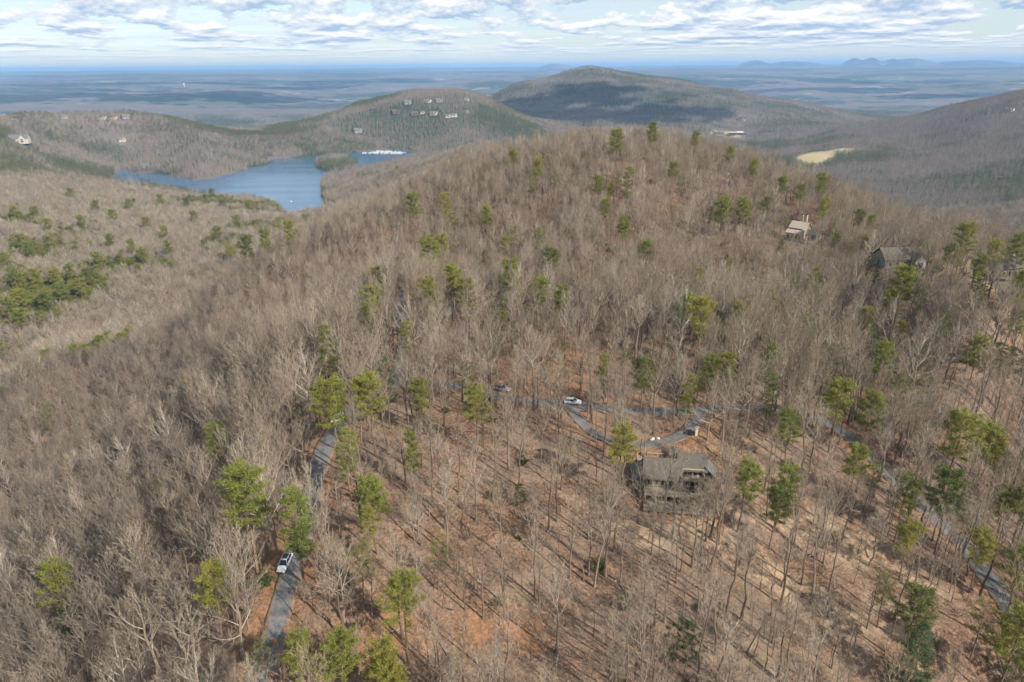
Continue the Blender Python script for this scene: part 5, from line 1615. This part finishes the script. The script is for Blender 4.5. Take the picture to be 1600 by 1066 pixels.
def log(u, v, L, r, a, label):
    x, y, z = hit(u, v, 0.0)
    mb = MB()
    pts = []
    for k in range(6):
        t = (k / 5 - .5) * L
        px, py = x + math.cos(a) * t, y + math.sin(a) * t
        pts.append((px - x, py - y, float(ground(px, py)[0]) + r * .9 - z + .05))
    mb.tube(pts, [r * (1 - .10 * k) for k in range(6)], 7, 0, True)
    k = 3
    p = Vector(pts[k]); mb.tube([p, p + Vector((math.cos(a + 1), math.sin(a + 1), .35)) * L * .16], [r * .4, r * .15], 4, 0)
    thing('fallen_log', label, 'log', (x, y, z), 0, 'fallen logs on the leaf litter', mb.mesh('fallen_log', [M['log']]))
for i, (u, v, L, a, lb) in enumerate(((426, 788, 4, .5, 'fallen log at the left edge of the lower road'), (1205, 885, 9, 2.6, 'long fallen log on the sandy slope below the decked house'), (1240, 935, 8, .3, 'fallen log crossing the pale sandy slope'), (1310, 960, 10, 2.3, 'long fallen log low on the right slope'),
        (1180, 1000, 7, .9, 'fallen log in the brush at bottom right of centre'), (860, 830, 7, 2.8, 'fallen log in the thinned wood left of the house'), (760, 950, 8, .6, 'fallen log in the open wood at bottom centre'), (690, 1010, 6, 2.2, 'short fallen log near the bottom edge'), (980, 930, 7, 2.0, 'fallen log below the decked house'),
        (1350, 800, 7, .2, 'fallen log among thin trunks left of the right road'), (1100, 880, 6, .4, 'short fallen log on the sandy patch'), (840, 570, 8, 2.5, 'fallen log on the bank above the road'), (900, 575, 6, .2, 'short log on the bank above the white hatchback'), (1400, 910, 7, 2.9, 'fallen log beside the right slope pines'), (640, 900, 6, .9, 'fallen log in open litter right of the lower road'))):
    log(u, v, L, .12 + .03 * (i % 3), a, lb)

# ------------------------------------------------------------------ houses, marina and tower far off
WALLS = {'c': 'siding_cream', 't': 'siding_tan', 'g': 'siding_grey', 'd': 'siding_dark', 'b': 'siding'}
ROOFS = {'c': 'shingle_grey', 't': 'shingle', 'g': 'shingle_grey', 'd': 'shingle_dark', 'b': 'shingle'}
FAR_HOUSES = [(31,221,32,'c','wide cream lakeside house with grey roof at the far left'),(191,219,13,'c','small cream house alone on the left wooded hill'),(28,184,14,'d','dark house on the ridge at far left'),(4,182,12,'t','tan house at the left picture edge on the ridge'),(100,183,11,'g','grey house on the left ridge line'),
 (161,184,11,'t','tan house left of the pair on the left ridge'),(178,184,11,'t','tan house of the pair on the left ridge'),(196,183,15,'g','long grey house right of the pair on the left ridge'),(228,260,14,'g','grey house on the lake shore peninsula'),(418,242,18,'d','dark boathouse on the far lake shore'),(558,205,18,'g','long low pale house on the wooded slope above the lake'),
 (586,172,20,'d','dark house with pale roof leftmost on the house hill'),(618,176,18,'d','dark tall house second from left on the house hill'),(648,178,16,'b','brown house with tan roof at the middle of the house hill'),(660,176,10,'t','tan house beside the brown house on the hill'),(678,178,16,'c','pale two-storey house right of the middle of the house hill'),
 (700,182,12,'c','narrow cream house left of the cream pair'),(709,181,14,'c','larger cream house right of the cream pair'),(730,175,9,'c','small white house near the right end of the house hill'),(637,161,16,'g','grey house high on the left of the house hill'),(612,158,14,'d','dark house high at the left end of the hill crest'),(668,159,16,'c','pale house near the crest of the house hill'),(686,158,16,'g','pale grey house on the crest of the house hill'),(729,156,12,'c','white house high at the right of the house hill'),
 (1566,280,14,'d','brown house in the woods at the right valley edge'),(1578,173,14,'c','pale house high on the right hill'),(1026,192,16,'c','white building in the valley just behind the hilltop'),(1159,188,16,'c','pale house in the valley behind the clubhouse'),(1130,187,8,'c','small pale house far left behind the clubhouse')]
FAR_AT = []
for u, v, wpx, k, lb in FAR_HOUSES:
    x, y, z = hit(u, v, 1.0, ground, 600.0, 9000.0)
    D = math.sqrt(x * x + y * y + z * z)
    FAR_AT.append((x, y, z, .66 * wpx * D / FPX, k, lb))
def far_house(x, y, z, w, k, lb, rz=0.0, group='distant houses in the woods'):
    d = w * .62; ze = max(4.6, w * .22); zr = ze + d * .36
    h = thing('house', lb, 'house', (x, y, z - .5), rz, group)
    gable_walls(h, -w / 2, w / 2, -d / 2, d / 2, -3, ze, zr, 'x', WALLS[k])
    gable_roof(h, -w / 2, w / 2, -d / 2, d / 2, ze, zr, 'x', ROOFS[k], .6)
    gable_walls(h, w * .05, w * .40, -d / 2 - w * .12, -d / 2 - .02, -3, ze * 1.02, zr * .96, 'y', WALLS[k])
    gable_roof(h, w * .05, w * .40, -d / 2 - w * .12, -d / 2 + d * .3, ze * 1.02, zr * .96, 'y', ROOFS[k], .5, name='front_roof')
    fr = 'trim'
    for wx in (-w * .36, -w * .16):
        for wz in (.8, ze * .55):
            window(h, wx, -d / 2, wz, w * .10, ze * .28, (0, -1), fr)
    for wz in (.8, ze * .55):
        window(h, w * .22, -d / 2 - w * .12, wz, w * .14, ze * .28, (0, -1), fr)
    return h
rgh = random.Random(3)
for x, y, z, w, k, lb in FAR_AT:
    far_house(x, y, z, w, k, lb, math.atan2(-x, y) + rgh.uniform(-.5, .5))
# clubhouse: four blocks in a row
cx, cyy, cz = hit(1150, 210, 1.0, ground, 600.0, 9000.0)
FAR_AT.append((cx, cyy, cz, 60, 'c', ''))
ch = thing('clubhouse', 'long low clubhouse with white and grey roofs beside a fairway', 'clubhouse', (cx, cyy, cz), math.atan2(-cx, cyy))
for i, (ox, w, d, rf, hh) in enumerate(((-62, 34, 16, 'shingle_grey', 4.5), (-12, 26, 18, 'trim', 7), (14, 22, 16, 'stucco', 8), (38, 24, 14, 'shingle_grey', 5))):
    gable_walls(ch, ox - w / 2, ox + w / 2, -d / 2, d / 2, -2, hh, hh + 4, 'x', 'siding_dark' if i else 'siding_grey')
    gable_roof(ch, ox - w / 2, ox + w / 2, -d / 2, d / 2, hh, hh + 4, 'x', rf, .8)
    for q in (-.3, 0, .3):
        window(ch, ox + q * w, -d / 2, .8, w * .18, hh * .5, (0, -1))
# marina
def lake_pt(u, v):
    sx, cx_, t = ray(u, v); D = LAKE_Z / t
    return sx * D, cx_ * D
def boat_mesh(L, Wd, canvas):
    mb = MB()
    ring = [(-.5, .42), (-.5, -.42), (.15, -.5), (.38, -.28), (.5, 0), (.38, .28), (.15, .5)]
    lo = [(px * L * .92, py * Wd * .8, -.15) for px, py in ring]; hi = [(px * L, py * Wd, .75) for px, py in ring]
    k = len(ring)
    for j in range(k):
        j2 = (j + 1) % k
        mb.face([lo[j], lo[j2], hi[j2], hi[j]][::-1], 0)
    mb.face(hi[::-1], 0)
    mb.box((-.05 * L, 0, .76), (L * .5, Wd * .7, .9), 0, 0, .85)
    mb.box((-.08 * L, 0, 1.9), (L * .55, Wd * .85, .1), 1 if canvas else 0)
    for sx in (-.3, .16):
        for sy in (-.36, .36):
            mb.bar((sx * L, sy * Wd, .7), (sx * L, sy * Wd, 1.9), .06, 0)
    return mb.mesh('boat', [M['boat_white'], M['boat_blue']])
BOATS = [boat_mesh(7.5, 2.7, False), boat_mesh(7.0, 2.6, True), boat_mesh(8.5, 3.0, False)]
rgb = random.Random(5)
for row, (ua, va, ub, vb, n_) in enumerate(((566, 239.4, 630, 240.0, 17), (578, 238.2, 634, 239.0, 16), (588, 237.2, 626, 237.9, 11), (586, 236.3, 610, 236.9, 8))):
    rw = ('nearest', 'second', 'third', 'rear')[row]
    ax, ay = lake_pt(ua, va); bx_, by = lake_pt(ub, vb)
    dd = Vector((bx_ - ax, by - ay, 0)); L = dd.length; dn = dd.normalized(); nn = Vector((-dn.y, dn.x, 0))
    t = thing('dock', rw + ' floating boat dock of the marina', 'dock', (ax, ay, LAKE_Z), math.atan2(dn.y, dn.x), 'marina docks')
    part(t, 'walkway', ['deckwood'], lambda mb: mb.box((L / 2, 0, .1), (L, 1.8, .35)))
    for s in (-1, 1):
        k = 0
        for i in range(n_):
            if rgb.random() < .15:
                continue
            p = Vector((ax, ay, LAKE_Z)) + dn * (L * (i + .5) / n_) + nn * s * 5.2
            bo = thing('boat', 'white boat on the %s side of the %s marina dock, %s from left' % ('near' if s < 0 else 'far', rw, ORD[k]), 'boat', tuple(p), math.atan2(nn.y * s, nn.x * s) + rgb.uniform(-.08, .08), 'boats moored in the marina', BOATS[rgb.randrange(3)])
            k += 1
x, y = lake_pt(455, 315)
thing('boat', 'tiny lone boat on the open lake', 'boat', (x, y, LAKE_Z), .7, None, BOATS[1]).scale = (.6, .6, .6)
# water tower far out on the plain
sx, cx_, t = ray(286, 124)
wtx, wty = sx * 11000, cx_ * 11000
wt = thing('water_tower', 'white water tower far out on the hazy plain', 'water tower', (wtx, wty, float(ground(wtx, wty)[0])))
part(wt, 'column', ['white_metal'], lambda mb: mb.tube([(0, 0, -5), (0, 0, 10), (0, 0, 36)], [6, 3, 4], 10, 0))
part(wt, 'tank', ['white_metal'], lambda mb: mb.tube([(0, 0, 34), (0, 0, 37), (0, 0, 42), (0, 0, 47), (0, 0, 50)], [4, 9, 12, 9, 3], 14, 0, True), True)
FAR_CLEAR = [(a[0], a[1], a[3] * .62) for a in FAR_AT]

# ------------------------------------------------------------------ fair-weather clouds overhead: they shade parts of the far country
def cloud(u, v, rx, ry, seed, Dmax=12000.0, hgt=1150.0):
    gx, gy, gz = hit(u, v, 0.0, ground, 2750.0, Dmax)
    k = (hgt - gz) / TO_SUN.z
    c = Vector((gx, gy, gz)) + TO_SUN * k
    rg_ = random.Random(seed)
    mb = MB()
    n = 70
    for i in range(n):
        a = rg_.uniform(0, 6.283); q = math.sqrt(rg_.random()) * (1.0 + .25 * math.sin(a * 3 + seed))
        px, py = math.cos(a) * q * rx, math.sin(a) * q * ry
        s = rg_.uniform(.10, .34) * min(rx, ry) * max(.16, 1.15 - q)
        st_, m_ = 5, 10
        k0 = len(mb.v)
        for r_ in range(st_ + 1):
            th = math.pi * .5 * r_ / st_
            for j in range(m_):
                w = rg_.uniform(.85, 1.12)
                mb.v.append((px + s * w * math.cos(th) * math.cos(6.283 * j / m_) * 1.5, py + s * w * math.cos(th) * math.sin(6.283 * j / m_) * 1.5, s * .55 * math.sin(th) * w))
        for r_ in range(st_):
            for j in range(m_):
                j2 = (j + 1) % m_
                mb.f.append((k0 + r_ * m_ + j, k0 + r_ * m_ + j2, k0 + (r_ + 1) * m_ + j2, k0 + (r_ + 1) * m_ + j)); mb.mi.append(0)
        mb.f.append(tuple(k0 + j for j in reversed(range(m_)))); mb.mi.append(0)
    link('cloud', mb.mesh('cloud', [M['cloud']], True), kind='structure', loc=tuple(c))
M['cloud'] = simple('cloud_white', (0.85, 0.85, 0.86), 1.0, .02, 1.0, spec=0)
for i, (u, v, rx, ry) in enumerate(((850, 160, 560, 420), (900, 180, 520, 260), (1015, 182, 420, 260), (790, 172, 300, 380), (350, 147, 1100, 900), (250, 152, 600, 600), (1560, 170, 260, 160), (1120, 130, 900, 700), (60, 152, 900, 700), (520, 128, 900, 900), (1500, 128, 900, 800), (1300, 128, 700, 700), (480, 138, 900, 500), (150, 140, 1000, 500), (600, 122, 900, 900), (200, 128, 900, 700), (350, 130, 900, 600), (1350, 140, 600, 500), (1450, 150, 500, 350), (1230, 140, 500, 400), (100, 135, 900, 600))):
    cloud(u, v, rx, ry, 40 + i)
far_forest('valley_forest', 'bare valley woods with pines around the lake', 330, 1300, 4.6, 21, .80, .95)
far_forest('hillside_forest', 'bare wooded hillsides beyond the lake and valley', 1300, 2700, 6.2, 22, .82, .95)
far_forest('distant_forest', 'distant hazy woods on the far hills and plain', 2700, 5600, 11.5, 23, 1.1, .95)
